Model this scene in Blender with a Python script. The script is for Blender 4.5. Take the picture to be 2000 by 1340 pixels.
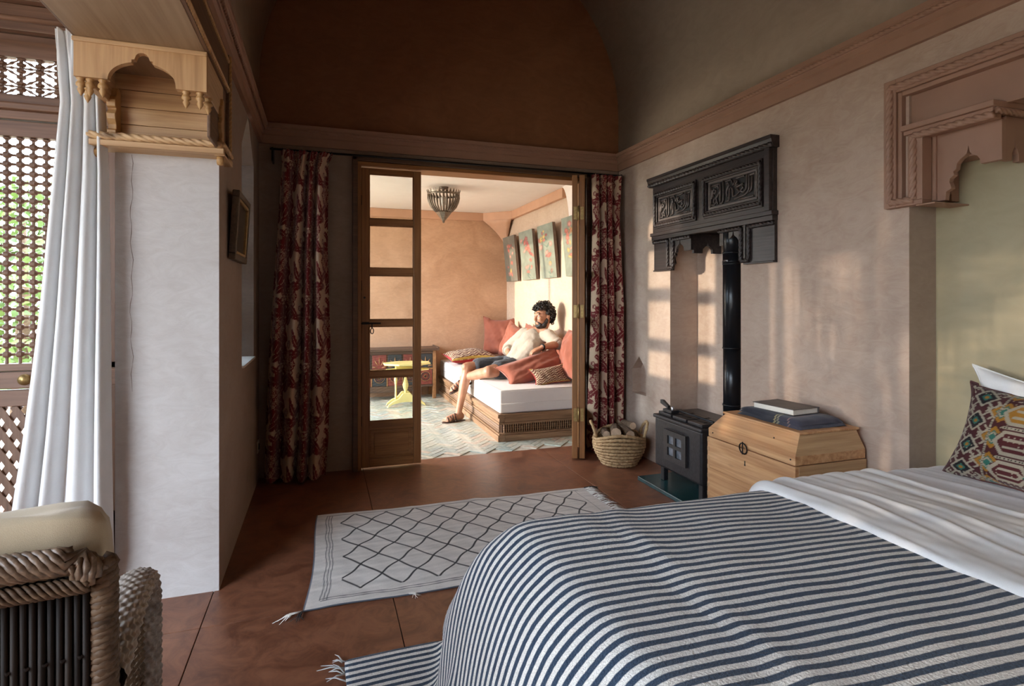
import bpy, bmesh, math, random
import numpy as np
from mathutils import Matrix, Vector
random.seed(7); rng = np.random.default_rng(7)
scene = bpy.context.scene
for o in list(bpy.data.objects): bpy.data.objects.remove(o)
C = scene.collection
PI = math.pi

# ------------------------------------------------------------------ camera
cam_d = bpy.data.cameras.new('camera'); cam = bpy.data.objects.new('camera', cam_d); C.objects.link(cam)
cam_d.sensor_width = 36; cam_d.lens = 1100 / 2000 * 36; cam_d.shift_y = -(670 - 583) / 2000
cam_d.clip_start = 0.02; cam_d.clip_end = 200
cam.location = (0, 0, 1.25); cam.rotation_euler = (PI / 2, 0, -math.atan(370 / 1100))
scene.camera = cam
# ------------------------------------------------------------------ world, sun, window light
scene.view_settings.view_transform = 'Standard'; scene.view_settings.look = 'None'
scene.view_settings.gamma = 1; scene.view_settings.use_curve_mapping = False
scene.view_settings.exposure = -0.04
w = bpy.data.worlds.new('sky'); scene.world = w; w.use_nodes = True
bg = w.node_tree.nodes['Background']; bg.inputs[0].default_value = (0.75, 0.86, 1.0, 1); bg.inputs[1].default_value = 18.0
sun_d = bpy.data.lights.new('sun', 'SUN'); sun = bpy.data.objects.new('sun', sun_d); C.objects.link(sun)
sun_d.energy = 4.6; sun_d.color = (1.0, 0.84, 0.66); sun_d.angle = math.radians(0.9)
sun.rotation_euler = Vector((1.0, -0.035, -0.10)).to_track_quat('-Z', 'Y').to_euler()
sun.location = (-6, 3, 3)
def window_light(name, loc, size, direction, portal=True, power=0, col=(1, 1, 1)):
    d = bpy.data.lights.new(name, 'AREA'); d.shape = 'RECTANGLE'; d.size, d.size_y = size
    o = bpy.data.objects.new(name, d); C.objects.link(o); o.location = loc
    o.rotation_euler = Vector(direction).to_track_quat('-Z', 'Z').to_euler()
    d.energy = power; d.color = col
    if portal: d.cycles.is_portal = True
    return o
window_light('porch_daylight', (-2.28, 0.65, 1.2), (4.5, 2.3), (1, 0, 0))
window_light('lattice_daylight', (-1.5, 2.97, 1.15), (1.4, 2.2), (0, -1, 0))
window_light('sitting_daylight', (-0.97, 5.95, 1.19), (2.5, 2.18), (1, 0, 0))
# added fill lamp for sunlit courtyard glow, brightens the sitting room through its window
window_light('courtyard_fill', (-1.35, 6.0, 0.95), (2.4, 1.5), (1, -0.03, 0.10), False, 34, (1.0, 0.83, 0.64))
window_light('niche_daylight', (-0.83, 3.68, 1.6), (0.56, 1.46), (1, 0, 0))
cy = scene.cycles
cy.use_denoising = True; cy.max_bounces = 10; cy.diffuse_bounces = 6; cy.glossy_bounces = 3
cy.transmission_bounces = 6; cy.transparent_max_bounces = 16; cy.sample_clamp_indirect = 8.0
cy.caustics_reflective = False; cy.caustics_refractive = False; cy.blur_glossy = 1.0

# ------------------------------------------------------------------ material helpers
def new_mat(name):
    m = bpy.data.materials.new(name); m.use_nodes = True
    nt = m.node_tree; b = nt.nodes['Principled BSDF']
    return m, nt, b
def col(c): return (c[0], c[1], c[2], 1)
def link(nt, a, b): nt.links.new(a, b)
def node(nt, kind, **kw):
    n = nt.nodes.new(kind)
    for k, v in kw.items():
        if hasattr(n, k): setattr(n, k, v)
        else: n.inputs[k].default_value = v
    return n
def coords(nt, scale=(1, 1, 1), kind='Object', rot=(0, 0, 0)):
    tc = nt.nodes.new('ShaderNodeTexCoord'); mp = nt.nodes.new('ShaderNodeMapping')
    mp.inputs['Scale'].default_value = scale; mp.inputs['Rotation'].default_value = rot
    link(nt, tc.outputs[kind], mp.inputs['Vector']); return mp.outputs[0]
def ramp(nt, fac, stops):
    r = nt.nodes.new('ShaderNodeValToRGB'); e = r.color_ramp.elements
    while len(e) < len(stops): e.new(0.5)
    for i, (p, c) in enumerate(stops):
        e[i].position = p; e[i].color = col(c) if len(c) == 3 else c
    link(nt, fac, r.inputs[0]); return r.outputs[0]
def mixc(nt, fac, a, b, blend='MIX'):
    n = nt.nodes.new('ShaderNodeMix'); n.data_type = 'RGBA'; n.blend_type = blend
    for s, v in ((0, fac), (6, a), (7, b)):
        if hasattr(v, 'is_linked'): link(nt, v, n.inputs[s])
        else: n.inputs[s].default_value = v if s == 0 else col(v)
    return n.outputs[2]
def bump(nt, b, h, strength=0.2, dist=0.01):
    n = nt.nodes.new('ShaderNodeBump'); n.inputs['Strength'].default_value = strength; n.inputs['Distance'].default_value = dist
    link(nt, h, n.inputs['Height']); link(nt, n.outputs[0], b.inputs['Normal'])
def noise(nt, vec, scale, detail=4, rough=0.55, dist=0.0):
    n = node(nt, 'ShaderNodeTexNoise', Scale=scale, Detail=detail, Roughness=rough, Distortion=dist)
    link(nt, vec, n.inputs['Vector']); return n.outputs[0]
def plaster(name, c1, c2, c3=None, scale=1.6, rough=0.6, bs=0.25, spec=0.3):
    """hand-trowelled lime plaster: clouds of two tones, sweeping trowel marks, slight relief"""
    m, nt, b = new_mat(name); v = coords(nt)
    n1 = noise(nt, v, scale, 6, 0.6, 1.2); n2 = noise(nt, coords(nt, (1, 1, 2.2), rot=(0.5, 0.4, 0.3)), scale * 5, 5, 0.65, 2.0)
    a = ramp(nt, n1, [(0.36, c1), (0.64, c2)])
    a = mixc(nt, 0.5, a, ramp(nt, n2, [(0.35, c1), (0.65, c3 or c2)]))
    link(nt, a, b.inputs['Base Color']); b.inputs['Roughness'].default_value = rough
    b.inputs['Specular IOR Level'].default_value = spec
    bump(nt, b, n2, bs, 0.006); return m
def wood(name, c1, c2, c3, axis=2, scale=1.0, rough=0.5, bs=0.15, knots=False):
    m, nt, b = new_mat(name)
    s = [22 * scale] * 3; s[axis] = 1.6 * scale
    v = coords(nt, tuple(s)); n = noise(nt, v, 1.0, 6, 0.6, 1.2)
    s2 = [90 * scale] * 3; s2[axis] = 2.5 * scale
    n2 = noise(nt, coords(nt, tuple(s2)), 1.0, 3, 0.6, 0.3)
    a = ramp(nt, n, [(0.3, c1), (0.5, c2), (0.72, c3)])
    a = mixc(nt, 0.3, a, ramp(nt, n2, [(0.4, c1), (0.6, c3)]))
    if knots:
        vv = node(nt, 'ShaderNodeTexVoronoi', Scale=5.0 * scale); s3 = [1.3] * 3; s3[axis] = 0.5
        link(nt, coords(nt, tuple(s3)), vv.inputs['Vector'])
        k = ramp(nt, vv.outputs['Distance'], [(0.03, (1, 1, 1)), (0.10, (0, 0, 0))])
        a = mixc(nt, k, a, tuple(x * 0.45 for x in c1))
    link(nt, a, b.inputs['Base Color']); b.inputs['Roughness'].default_value = rough
    bump(nt, b, n2, bs, 0.003); return m
def plain(name, c, rough=0.5, metal=0.0, var=0.12, scale=30, bs=0.1, spec=0.5, dist=0.003):
    m, nt, b = new_mat(name); n = noise(nt, coords(nt), scale, 4)
    a = ramp(nt, n, [(0.3, tuple(x * (1 - var) for x in c)), (0.7, tuple(min(1, x * (1 + var)) for x in c))])
    link(nt, a, b.inputs['Base Color']); b.inputs['Roughness'].default_value = rough; b.inputs['Metallic'].default_value = metal
    b.inputs['Specular IOR Level'].default_value = spec
    if bs: bump(nt, b, n, bs, dist)
    return m
def fabric(name, c, rough=0.9, weave=900, var=0.1, bs=0.25, sheen=0.2, soft=18):
    m, nt, b = new_mat(name); v = coords(nt)
    n = noise(nt, v, soft, 4); n2 = noise(nt, v, weave, 2)
    a = ramp(nt, n, [(0.3, tuple(x * (1 - var) for x in c)), (0.7, tuple(min(1, x * (1 + var)) for x in c))])
    a = mixc(nt, 0.25, a, ramp(nt, n2, [(0.35, tuple(x * 0.75 for x in c)), (0.65, tuple(min(1, x * 1.1) for x in c))]))
    link(nt, a, b.inputs['Base Color']); b.inputs['Roughness'].default_value = rough
    b.inputs['Sheen Weight'].default_value = sheen; b.inputs['Specular IOR Level'].default_value = 0.2
    bump(nt, b, n2, bs, 0.002); return m
def painted(name, rough=0.9, var=0.15, weave=700, sheen=0.15, spec=0.2, bs=0.3):
    """colour comes from the mesh's own 'pattern' attribute (woven or printed design), varied by noise"""
    m, nt, b = new_mat(name); at = nt.nodes.new('ShaderNodeAttribute'); at.attribute_name = 'pattern'
    n2 = noise(nt, coords(nt), weave, 2)
    a = mixc(nt, var, at.outputs['Color'], ramp(nt, n2, [(0.3, (0.2, 0.2, 0.2)), (0.7, (1, 1, 1))]), 'MULTIPLY')
    link(nt, a, b.inputs['Base Color']); b.inputs['Roughness'].default_value = rough
    b.inputs['Sheen Weight'].default_value = sheen; b.inputs['Specular IOR Level'].default_value = spec
    bump(nt, b, n2, bs, 0.002); return m
def glass(name):
    m, nt, b = new_mat(name); nt.nodes.remove(b)
    out = nt.nodes['Material Output']
    t = nt.nodes.new('ShaderNodeBsdfTransparent'); t.inputs[0].default_value = (0.93, 0.95, 0.95, 1)
    g = nt.nodes.new('ShaderNodeBsdfGlossy'); g.inputs['Roughness'].default_value = 0.02
    fr = node(nt, 'ShaderNodeFresnel', IOR=1.5); mx = nt.nodes.new('ShaderNodeMixShader')
    mul = node(nt, 'ShaderNodeMath', operation='MULTIPLY'); mul.inputs[1].default_value = 1.0
    link(nt, fr.outputs[0], mul.inputs[0]); link(nt, mul.outputs[0], mx.inputs[0])
    link(nt, t.outputs[0], mx.inputs[1]); link(nt, g.outputs[0], mx.inputs[2]); link(nt, mx.outputs[0], out.inputs[0]); return m

# ------------------------------------------------------------------ geometry helpers
class G:
    """collects verts and faces (world coordinates) for ONE mesh object"""
    def __init__(s): s.v = []; s.f = []; s.c = None
    def add(s, vs, fs):
        k = len(s.v); s.v.extend([tuple(p) for p in vs]); s.f.extend([tuple(i + k for i in f) for f in fs]); return s
    def box(s, a, b):
        (x0, y0, z0), (x1, y1, z1) = [tuple(min(p, q) for p, q in zip(a, b)), tuple(max(p, q) for p, q in zip(a, b))]
        return s.add([(x0, y0, z0), (x1, y0, z0), (x1, y1, z0), (x0, y1, z0), (x0, y0, z1), (x1, y0, z1), (x1, y1, z1), (x0, y1, z1)],
                     [(0, 3, 2, 1), (4, 5, 6, 7), (0, 1, 5, 4), (1, 2, 6, 5), (2, 3, 7, 6), (3, 0, 4, 7)])
    def prism(s, poly, axis, a, b):
        """poly: 2D outline in the two remaining axes (order x,y,z without axis), extruded from a to b along axis"""
        def P(p, t):
            q = list(p); q.insert(axis, t); return tuple(q)
        n = len(poly)
        return s.add([P(p, a) for p in poly] + [P(p, b) for p in poly],
                     [tuple(range(n))[::-1], tuple(range(n, 2 * n))] + [(i, (i + 1) % n, n + (i + 1) % n, n + i) for i in range(n)])
    def tube(s, path, rad, n=8, cap=True, squash=1.0):
        path = [Vector(p) for p in path]; m = len(path)
        if not hasattr(rad, '__len__'): rad = [rad] * m
        up = None; rings = []
        for i, p in enumerate(path):
            t = (path[min(i + 1, m - 1)] - path[max(i - 1, 0)]).normalized()
            if up is None:
                up = Vector((0, 0, 1)) if abs(t.z) < 0.9 else Vector((1, 0, 0))
            x = (up - t * up.dot(t)).normalized(); up = x; y = t.cross(x)
            rings.append([p + (x * math.cos(2 * PI * k / n) + y * math.sin(2 * PI * k / n) * squash) * rad[i] for k in range(n)])
        vs = [q for r in rings for q in r]
        fs = [(i * n + k, i * n + (k + 1) % n, (i + 1) * n + (k + 1) % n, (i + 1) * n + k) for i in range(m - 1) for k in range(n)]
        if cap: fs += [tuple(range(n))[::-1], tuple(range((m - 1) * n, m * n))]
        return s.add(vs, fs)
    def lathe(s, base, prof, n=16, axis=(0, 0, 1), caps=True):
        """prof: (radius, height) along axis from base"""
        A = Vector(axis).normalized(); base = Vector(base)
        x = (Vector((1, 0, 0)) if abs(A.x) < 0.9 else Vector((0, 1, 0))); x = (x - A * x.dot(A)).normalized(); y = A.cross(x)
        vs = [base + A * h + (x * math.cos(2 * PI * k / n) + y * math.sin(2 * PI * k / n)) * r for r, h in prof for k in range(n)]
        m = len(prof)
        fs = [(i * n + k, i * n + (k + 1) % n, (i + 1) * n + (k + 1) % n, (i + 1) * n + k) for i in range(m - 1) for k in range(n)]
        if caps: fs += [tuple(range(n))[::-1], tuple(range((m - 1) * n, m * n))]
        return s.add(vs, fs)
    def rope(s, p0, p1, r, lobes=4, pitch=2.1, n=20, hand=1):
        """twisted rope moulding: diagonal strands with sharp grooves"""
        p0, p1 = np.array(p0, float), np.array(p1, float); L = np.linalg.norm(p1 - p0); t = (p1 - p0) / L
        up = np.array((0, 0, 1.0)) if abs(t[2]) < 0.9 else np.array((1.0, 0, 0)); x = up - t * up.dot(t); x /= np.linalg.norm(x); y = np.cross(t, x)
        m = max(3, int(L / (r * pitch / 6))); d = np.linspace(0, L, m + 1)[:, None]; a = (2 * PI * np.arange(n) / n)[None, :]
        rr = r * (0.52 + 0.48 * np.abs(np.cos((a - hand * 2 * PI * d / (r * pitch * lobes)) * lobes / 2)) ** 0.8)
        P = p0 + t * d[..., None] + (x * np.cos(a)[..., None] + y * np.sin(a)[..., None]) * rr[..., None]
        vs = P.reshape(-1, 3).tolist()
        fs = [(i * n + k, i * n + (k + 1) % n, (i + 1) * n + (k + 1) % n, (i + 1) * n + k) for i in range(m) for k in range(n)]
        return s.add(vs, fs + [tuple(range(n))[::-1], tuple(range(m * n, (m + 1) * n))])
    def grid(s, P, close_u=False, flip=False):
        """P: array (nu, nv, 3)"""
        P = np.asarray(P); nu, nv = P.shape[:2]; k = len(s.v)
        s.v.extend(map(tuple, P.reshape(-1, 3).tolist()))
        for i in range(nu if close_u else nu - 1):
            for j in range(nv - 1):
                a, b, c, d = k + i * nv + j, k + ((i + 1) % nu) * nv + j, k + ((i + 1) % nu) * nv + j + 1, k + i * nv + j + 1
                s.f.append((a, d, c, b) if flip else (a, b, c, d))
        return s
    def ball(s, c, r, n=10, m=7, rot=None):
        c = Vector(c); r = r if hasattr(r, '__len__') else (r, r, r); vs = []
        for i in range(m + 1):
            th = PI * i / m
            for k in range(n):
                p = Vector((r[0] * math.sin(th) * math.cos(2 * PI * k / n), r[1] * math.sin(th) * math.sin(2 * PI * k / n), r[2] * math.cos(th)))
                if rot is not None: p = rot @ p
                vs.append(c + p)
        return s.add(vs, [(i * n + k, (i + 1) * n + k, (i + 1) * n + (k + 1) % n, i * n + (k + 1) % n) for i in range(m) for k in range(n)])
    def xf(s, M):
        s.v = [tuple(M @ Vector(p)) for p in s.v]; return s
    def obj(s, name, mat, parent=None, smooth=False, bevel=0, solid=0, sub=0, pattern=None, uv=None, angle=35, segs=2):
        me = bpy.data.meshes.new(name); me.from_pydata(s.v, [], s.f); me.update()
        if pattern is not None:
            at = me.color_attributes.new('pattern', 'FLOAT_COLOR', 'POINT'); a = np.ones((len(s.v), 4), np.float32); a[:, :3] = pattern
            at.data.foreach_set('color', a.ravel())
        if uv is not None:
            l = me.uv_layers.new(name='UVMap'); idx = np.zeros(len(me.loops), np.int32); me.loops.foreach_get('vertex_index', idx)
            l.data.foreach_set('uv', np.asarray(uv, np.float32)[idx].ravel())
        return link_mesh(me, name, mat, parent, smooth, bevel, solid, sub, angle, segs)
def link_mesh(me, name, mat, parent=None, smooth=False, bevel=0, solid=0, sub=0, angle=35, segs=2):
    if mat is not None and not me.materials: me.materials.append(mat)
    if smooth: me.polygons.foreach_set('use_smooth', [True] * len(me.polygons))
    o = bpy.data.objects.new(name, me); C.objects.link(o)
    if solid:
        md = o.modifiers.new('solid', 'SOLIDIFY'); md.thickness = solid; md.offset = 0
    if bevel:
        md = o.modifiers.new('bevel', 'BEVEL'); md.width = bevel; md.segments = segs; md.limit_method = 'ANGLE'; md.angle_limit = math.radians(angle)
    if sub:
        md = o.modifiers.new('sub', 'SUBSURF'); md.levels = md.render_levels = sub
    if parent is not None: put(o, parent)
    return o
def wm(o):
    m = o.matrix_basis.copy()
    if o.parent: m = wm(o.parent) @ o.matrix_parent_inverse @ m
    return m
def put(o, parent):
    o.parent = parent; o.matrix_parent_inverse = wm(parent).inverted()
def tag(o, label, cat, group=None, kind=None):
    o['label'] = label
    if cat: o['category'] = cat
    if group: o['group'] = group
    if kind: o['kind'] = kind
    return o
def thing(name, label, cat, loc=(0, 0, 0), group=None, kind=None):
    o = bpy.data.objects.new(name, None); C.objects.link(o); o.location = loc; o.empty_display_size = 0.05
    return tag(o, label, cat, group, kind)
def struct(o, label): return tag(o, label, None, kind='structure')
def rotM(axis, ang, about=(0, 0, 0)):
    return Matrix.Translation(Vector(about)) @ Matrix.Rotation(ang, 4, axis) @ Matrix.Translation(-Vector(about))
def board(name, mat, a, b, parent, bevel=0.003): return G().box(a, b).obj(name, mat, parent, bevel=bevel)
def fbm(P, seed=0, freq=1.0, oct=3):
    """cheap smooth pseudo-noise for geometry, P (...,k)"""
    r = np.random.default_rng(seed); out = np.zeros(P.shape[:-1]); amp = 1.0
    for _ in range(oct):
        for _ in range(4):
            d = r.normal(size=P.shape[-1]); d /= np.linalg.norm(d)
            out += amp * 0.35 * np.sin(P @ d * freq * 2 * PI * r.uniform(0.7, 1.3) + r.uniform(0, 6.28))
        freq *= 2.1; amp *= 0.5
    return out

# ------------------------------------------------------------------ materials
WALL = plaster('plaster_pink_beige', (0.42, 0.295, 0.225), (0.61, 0.47, 0.375), (0.52, 0.405, 0.33), bs=0.35)
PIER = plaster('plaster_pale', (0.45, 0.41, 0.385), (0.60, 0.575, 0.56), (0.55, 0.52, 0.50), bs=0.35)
VAULT = plaster('plaster_vault', (0.34, 0.26, 0.195), (0.42, 0.325, 0.25), bs=0.1, scale=1.0)
LUNETTE = plaster('plaster_terracotta_brown', (0.20, 0.080, 0.036), (0.27, 0.115, 0.055), bs=0.1, scale=1.0)
TRIM = plain('paint_terracotta_pink', (0.34, 0.19, 0.13), 0.55, var=0.06, scale=8, bs=0.05)
ALCOVE = plaster('plaster_olive_cream', (0.385, 0.325, 0.205), (0.44, 0.37, 0.24), bs=0.05, scale=0.8)
SITWALL = plaster('plaster_warm_ochre', (0.46, 0.27, 0.16), (0.66, 0.42, 0.27), (0.60, 0.36, 0.22), scale=1.8)
SITWALL2 = plaster('plaster_warm_cream', (0.52, 0.38, 0.27), (0.64, 0.50, 0.37), scale=1.8, bs=0.12)
WHITE = plaster('plaster_white', (0.78, 0.70, 0.63), (0.84, 0.77, 0.70), bs=0.06, scale=0.8)
DARKWOOD = wood('wood_dark_brown', (0.055, 0.028, 0.016), (0.095, 0.048, 0.027), (0.14, 0.075, 0.042), 0)
REDWOOD = wood('wood_red_brown', (0.12, 0.058, 0.034), (0.18, 0.09, 0.052), (0.24, 0.125, 0.074), 0, 1.0, 0.5)
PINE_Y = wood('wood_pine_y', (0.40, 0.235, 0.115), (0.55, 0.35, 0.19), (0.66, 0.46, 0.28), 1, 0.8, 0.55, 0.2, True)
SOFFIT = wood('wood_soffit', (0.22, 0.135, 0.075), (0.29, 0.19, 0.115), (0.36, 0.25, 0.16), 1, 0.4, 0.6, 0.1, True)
PINE_X = wood('wood_pine_x', (0.38, 0.215, 0.10), (0.54, 0.33, 0.165), (0.66, 0.44, 0.24), 0, 0.8, 0.55, 0.2, True)
PINE_Z = wood('wood_pine_z', (0.36, 0.19, 0.08), (0.50, 0.285, 0.13), (0.60, 0.37, 0.18), 2, 0.8, 0.55, 0.2, True)
PINE_TURNED = wood('wood_pine_turned', (0.33, 0.17, 0.06), (0.46, 0.26, 0.10), (0.56, 0.34, 0.15), 2, 0.8, 0.45, 0.1)
DOORWOOD = wood('wood_varnished_door_z', (0.17, 0.066, 0.020), (0.26, 0.108, 0.033), (0.35, 0.155, 0.052), 2, 1.0, 0.42, 0.08)
DOORWOOD_X = wood('wood_varnished_door_x', (0.17, 0.066, 0.020), (0.26, 0.108, 0.033), (0.35, 0.155, 0.052), 0, 1.0, 0.42, 0.08)
BLACKWOOD = wood('wood_black_carved', (0.013, 0.009, 0.008), (0.030, 0.021, 0.020), (0.062, 0.043, 0.040), 1, 0.9, 0.36, 0.25)
IRON = plain('cast_iron', (0.022, 0.021, 0.024), 0.42, 0.3, 0.3, 60, 0.25)
BLACK = plain('black_metal', (0.012, 0.011, 0.012), 0.4, 0.5, 0.2, 60, 0.05)
BRASS = plain('old_brass', (0.42, 0.29, 0.12), 0.4, 0.9, 0.25, 80, 0.1)
STEEL = plain('dull_steel', (0.45, 0.45, 0.46), 0.35, 0.9, 0.15, 80, 0.1)
GLASS = glass('window_glass')
# ================================================================== THE ROOM
XL, XR, YB, YF = -0.42, 2.40, 4.27, 7.36      # left wall, right wall, back wall, far wall of the sitting room
# ---- main floor: stained concrete slabs with fine joints
FLOOR = None
def floor_mat():
    m, nt, b = new_mat('stained_concrete_red_brown'); v = coords(nt)
    n1 = noise(nt, v, 1.3, 8, 0.6, 1.0); n2 = noise(nt, v, 7, 6, 0.7, 1.5); n3 = noise(nt, v, 38, 4, 0.6)
    a = ramp(nt, n1, [(0.30, (0.115, 0.038, 0.019)), (0.55, (0.205, 0.074, 0.037)), (0.75, (0.31, 0.135, 0.075))])
    a = mixc(nt, 0.5, a, ramp(nt, n2, [(0.36, (0.080, 0.027, 0.015)), (0.62, (0.31, 0.135, 0.075))]))
    sp = ramp(nt, n3, [(0.70, (0, 0, 0)), (0.78, (1, 1, 1))]); mm = mixc(nt, 0.22, (0, 0, 0), sp)
    a = mixc(nt, mm, a, (0.42, 0.30, 0.24))
    link(nt, a, b.inputs['Base Color'])
    r = node(nt, 'ShaderNodeMapRange'); r.inputs[3].default_value = 0.26; r.inputs[4].default_value = 0.5
    link(nt, n2, r.inputs[0]); link(nt, r.outputs[0], b.inputs['Roughness'])
    bump(nt, b, n2, 0.12, 0.004); return m
FLOORM = floor_mat()
JOINT = plain('floor_joint', (0.075, 0.045, 0.032), 0.9)
floor = struct(G().box((-2.3, -2.8, -0.12), (2.9, 4.37, -0.006)).obj('floor', JOINT), 'red-brown stained concrete floor of large slabs in the bedroom')
xs = [-2.3, -1.2, -0.44, 0.28, 1.72, 2.9]; ys = [-2.8, -1.3, 0.3, 1.35, 2.40, 4.37]
for i in range(len(xs) - 1):
    for j in range(len(ys) - 1):
        g = 0.0018
        G().box((xs[i] + g, ys[j] + g, -0.05), (xs[i + 1] - g, ys[j + 1] - g, 0.0)).obj('floor_slab', FLOORM, floor, bevel=0.0015)
# ---- back wall with the wide doorway, lunette above
g = G(); g.box((-0.8, YB, -0.05), (0.206, 4.45, 2.46)).box((2.06, YB, -0.05), (2.9, 4.45, 2.46)).box((0.206, YB, 2.275), (2.06, 4.45, 2.46))
wall_back = struct(g.obj('wall_back', plaster('plaster_taupe', (0.27, 0.195, 0.15), (0.36, 0.275, 0.215))), 'back wall of the bedroom around the doorway, beige plaster with brown lunette')
arc = lambda r, n=40: [(0.99 + r * math.cos(PI * i / n), 2.80 + r * math.sin(PI * i / n)) for i in range(n + 1)]
G().prism([(2.45, 2.44)] + arc(1.45) + [(-0.47, 2.44)], 1, YB, 4.40).obj('lunette', LUNETTE, wall_back)
# ---- vault
outer = arc(1.55); inner = arc(1.405)
prof = [(2.395, 2.45)] + inner + [(-0.415, 2.45), (-0.56, 2.45)] + outer[::-1] + [(2.54, 2.45)]
ceiling = struct(G().prism(prof, 1, -2.8, 4.28).obj('ceiling', VAULT, smooth=False), 'grey-brown plastered barrel vault over the bedroom')
for p in ceiling.data.polygons: p.use_smooth = abs(p.normal.y) < 0.5
# ---- left wall: stretch with window recess and pier, header over the porch opening, rear stretch
g = G()
g.box((-0.80, 2.685, -0.05), (XL, 3.40, 2.46)).box((-0.80, 3.96, -0.05), (XL, YB, 2.46))
g.box((-0.80, 3.40, -0.05), (XL, 3.96, 0.866)).box((-0.80, 3.40, 2.33), (XL, 3.96, 2.46))
g.box((-0.80, -1.6, 2.30), (XL - 0.02, 2.685, 2.46)).box((-0.80, -2.8, -0.05), (XL, -1.6, 2.46))
wall_left = struct(g.obj('wall_left', PIER), 'left plastered wall and pale pier beside the porch opening')
LEFTFACE_SHADED = plaster('plaster_left_shaded', (0.29, 0.205, 0.16), (0.37, 0.275, 0.225), (0.33, 0.255, 0.215)); wall_left.data.materials.append(LEFTFACE_SHADED); wall_left.data.materials.append(plaster('plaster_reveal_shaded', (0.19, 0.135, 0.105), (0.26, 0.19, 0.15)))  # same plaster as the pier, its shade on the room side painted in
for p in wall_left.data.polygons: p.material_index = 1 if p.normal.x > 0.5 else 2 if (abs(p.normal.y) > .5 and p.center.y > 3.0) else 0  # window reveals also get a darker tone, shade put into the colour
G().prism([(3.40, 2.335), (3.40, 2.10), (3.68, 2.335)], 0, -0.79, XL - 0.001).obj('arch_spandrel', LEFTFACE_SHADED, wall_left)
G().prism([(3.96, 2.335), (3.96, 2.10), (3.68, 2.335)], 0, -0.79, XL - 0.001).obj('arch_spandrel', LEFTFACE_SHADED, wall_left)
G().box((-0.80, 3.40, 0.866), (XL + 0.012, 3.96, 0.880)).obj('sill', plain('sill_white', (0.8, 0.78, 0.75), 0.4, var=0.04), wall_left, bevel=0.003)
# crack in the pier plaster: a shallow wandering groove line raised as a hairline of dark filler
cr = [(-0.742 + 0.004 * math.sin(i * 1.7) + 0.003 * math.sin(i * 0.6), 2.6845, 1.84 - i * 0.036) for i in range(28)]
G().tube(cr, [0.0007 + 0.0004 * math.sin(i * 2.3) for i in range(28)], 4).obj('crack', plain('crack_dark', (0.2, 0.14, 0.11), 0.9), wall_left)
# window in the left wall (seen only by the light it throws)
win1 = struct(G().box((-0.80, 3.40, 0.88), (-0.76, 3.44, 2.33)).box((-0.80, 3.92, 0.88), (-0.76, 3.96, 2.33)).obj('window_1', DOORWOOD), 'narrow paned window deep in the recess of the left wall')
for z in (0.88, 1.165, 1.545, 1.925, 2.27):
    board('glazing_bar', DOORWOOD_X, (-0.795, 3.44, z), (-0.765, 3.92, z + (0.10 if z < 2.2 else 0.06)), win1)
for z0, z1 in ((0.98, 1.165), (1.265, 1.545), (1.645, 1.925), (2.025, 2.27)):
    G().box((-0.783, 3.44, z0), (-0.779, 3.92, z1)).obj('pane', GLASS, win1)
# ---- right wall: stove recess, small niche, bed alcove
g = G()
g.box((XR, 3.52, -0.05), (2.9, 3.84, 2.46)).box((XR, 4.05, -0.05), (2.9, 4.45, 2.46)).box((XR, 3.84, -0.05), (2.9, 4.05, 0.485)).box((XR, 3.84, 0.785), (2.9, 4.05, 2.46))
g.box((2.48, 3.84, 0.485), (2.9, 4.05, 0.785))
g.box((2.635, 2.79, -0.05), (2.9, 3.52, 1.75)).box((XR, 2.79, 1.75), (2.9, 3.52, 2.46))
g.box((XR, 1.758, -0.05), (2.9, 2.79, 2.46)).box((XR, -2.8, 2.20), (2.9, 1.758, 2.46)).box((XR, -2.8, -0.05), (2.9, -0.4, 2.20))
wall_right = struct(g.obj('wall_right', WALL), 'right bedroom wall of pinkish beige plaster with stove recess and bed alcove')
for y0, y1 in ((3.84, 3.945), (4.05, 3.945)):
    G().prism([(y0, 0.786), (y0, 0.68), ((y0 + y1) / 2, 0.735), (y1, 0.786)], 0, XR, 2.49).obj('niche_spandrel', WALL, wall_right)
G().box((2.563, -0.4, -0.05), (2.75, 1.758, 2.2)).obj('alcove_panel', ALCOVE, wall_right)
G().box((2.565, 1.7575, 0), (XR + 0.001, 1.7570, 1.65)).obj('alcove_jamb', plaster('plaster_jamb', (0.36, 0.27, 0.21), (0.44, 0.34, 0.27)), wall_right)
# ---- rear wall behind the camera
struct(G().box((-2.3, -2.95, -0.05), (2.9, -2.8, 4.3)).obj('wall_rear', WALL), 'plain plastered wall behind the viewer')
# ---- cornices
def cornice(name, axis, at, a, b, sgn, z=2.33):
    p = [(0, 0), (0.022, 0), (0.022, 0.055), (0.034, 0.062), (0.034, 0.085), (0.05, 0.105), (0.062, 0.112), (0.062, 0.135), (0, 0.135)]
    poly = [(at + sgn * x, z + h) for x, h in p]
    t = struct(G().prism(poly, axis, a, b).obj(name, TRIM), {'trim_1': 'terracotta pink cornice over the doorway on the back wall', 'trim_2': 'terracotta pink cornice along the left wall under the vault', 'trim_3': 'terracotta pink cornice with rope bead along the right wall'}[name])
    d = at + sgn * 0.046
    p0, p1 = ((a, d, z + 0.097), (b, d, z + 0.097)) if axis == 0 else ((d, a, z + 0.097), (d, b, z + 0.097))
    G().rope(p0, p1, 0.012).obj('rope_moulding', TRIM, t, smooth=True)
cornice('trim_1', 0, YB, XL, XR, -1); cornice('trim_2', 1, XL, -2.8, YB, 1); cornice('trim_3', 1, XR, -2.8, YB, -1)
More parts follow.
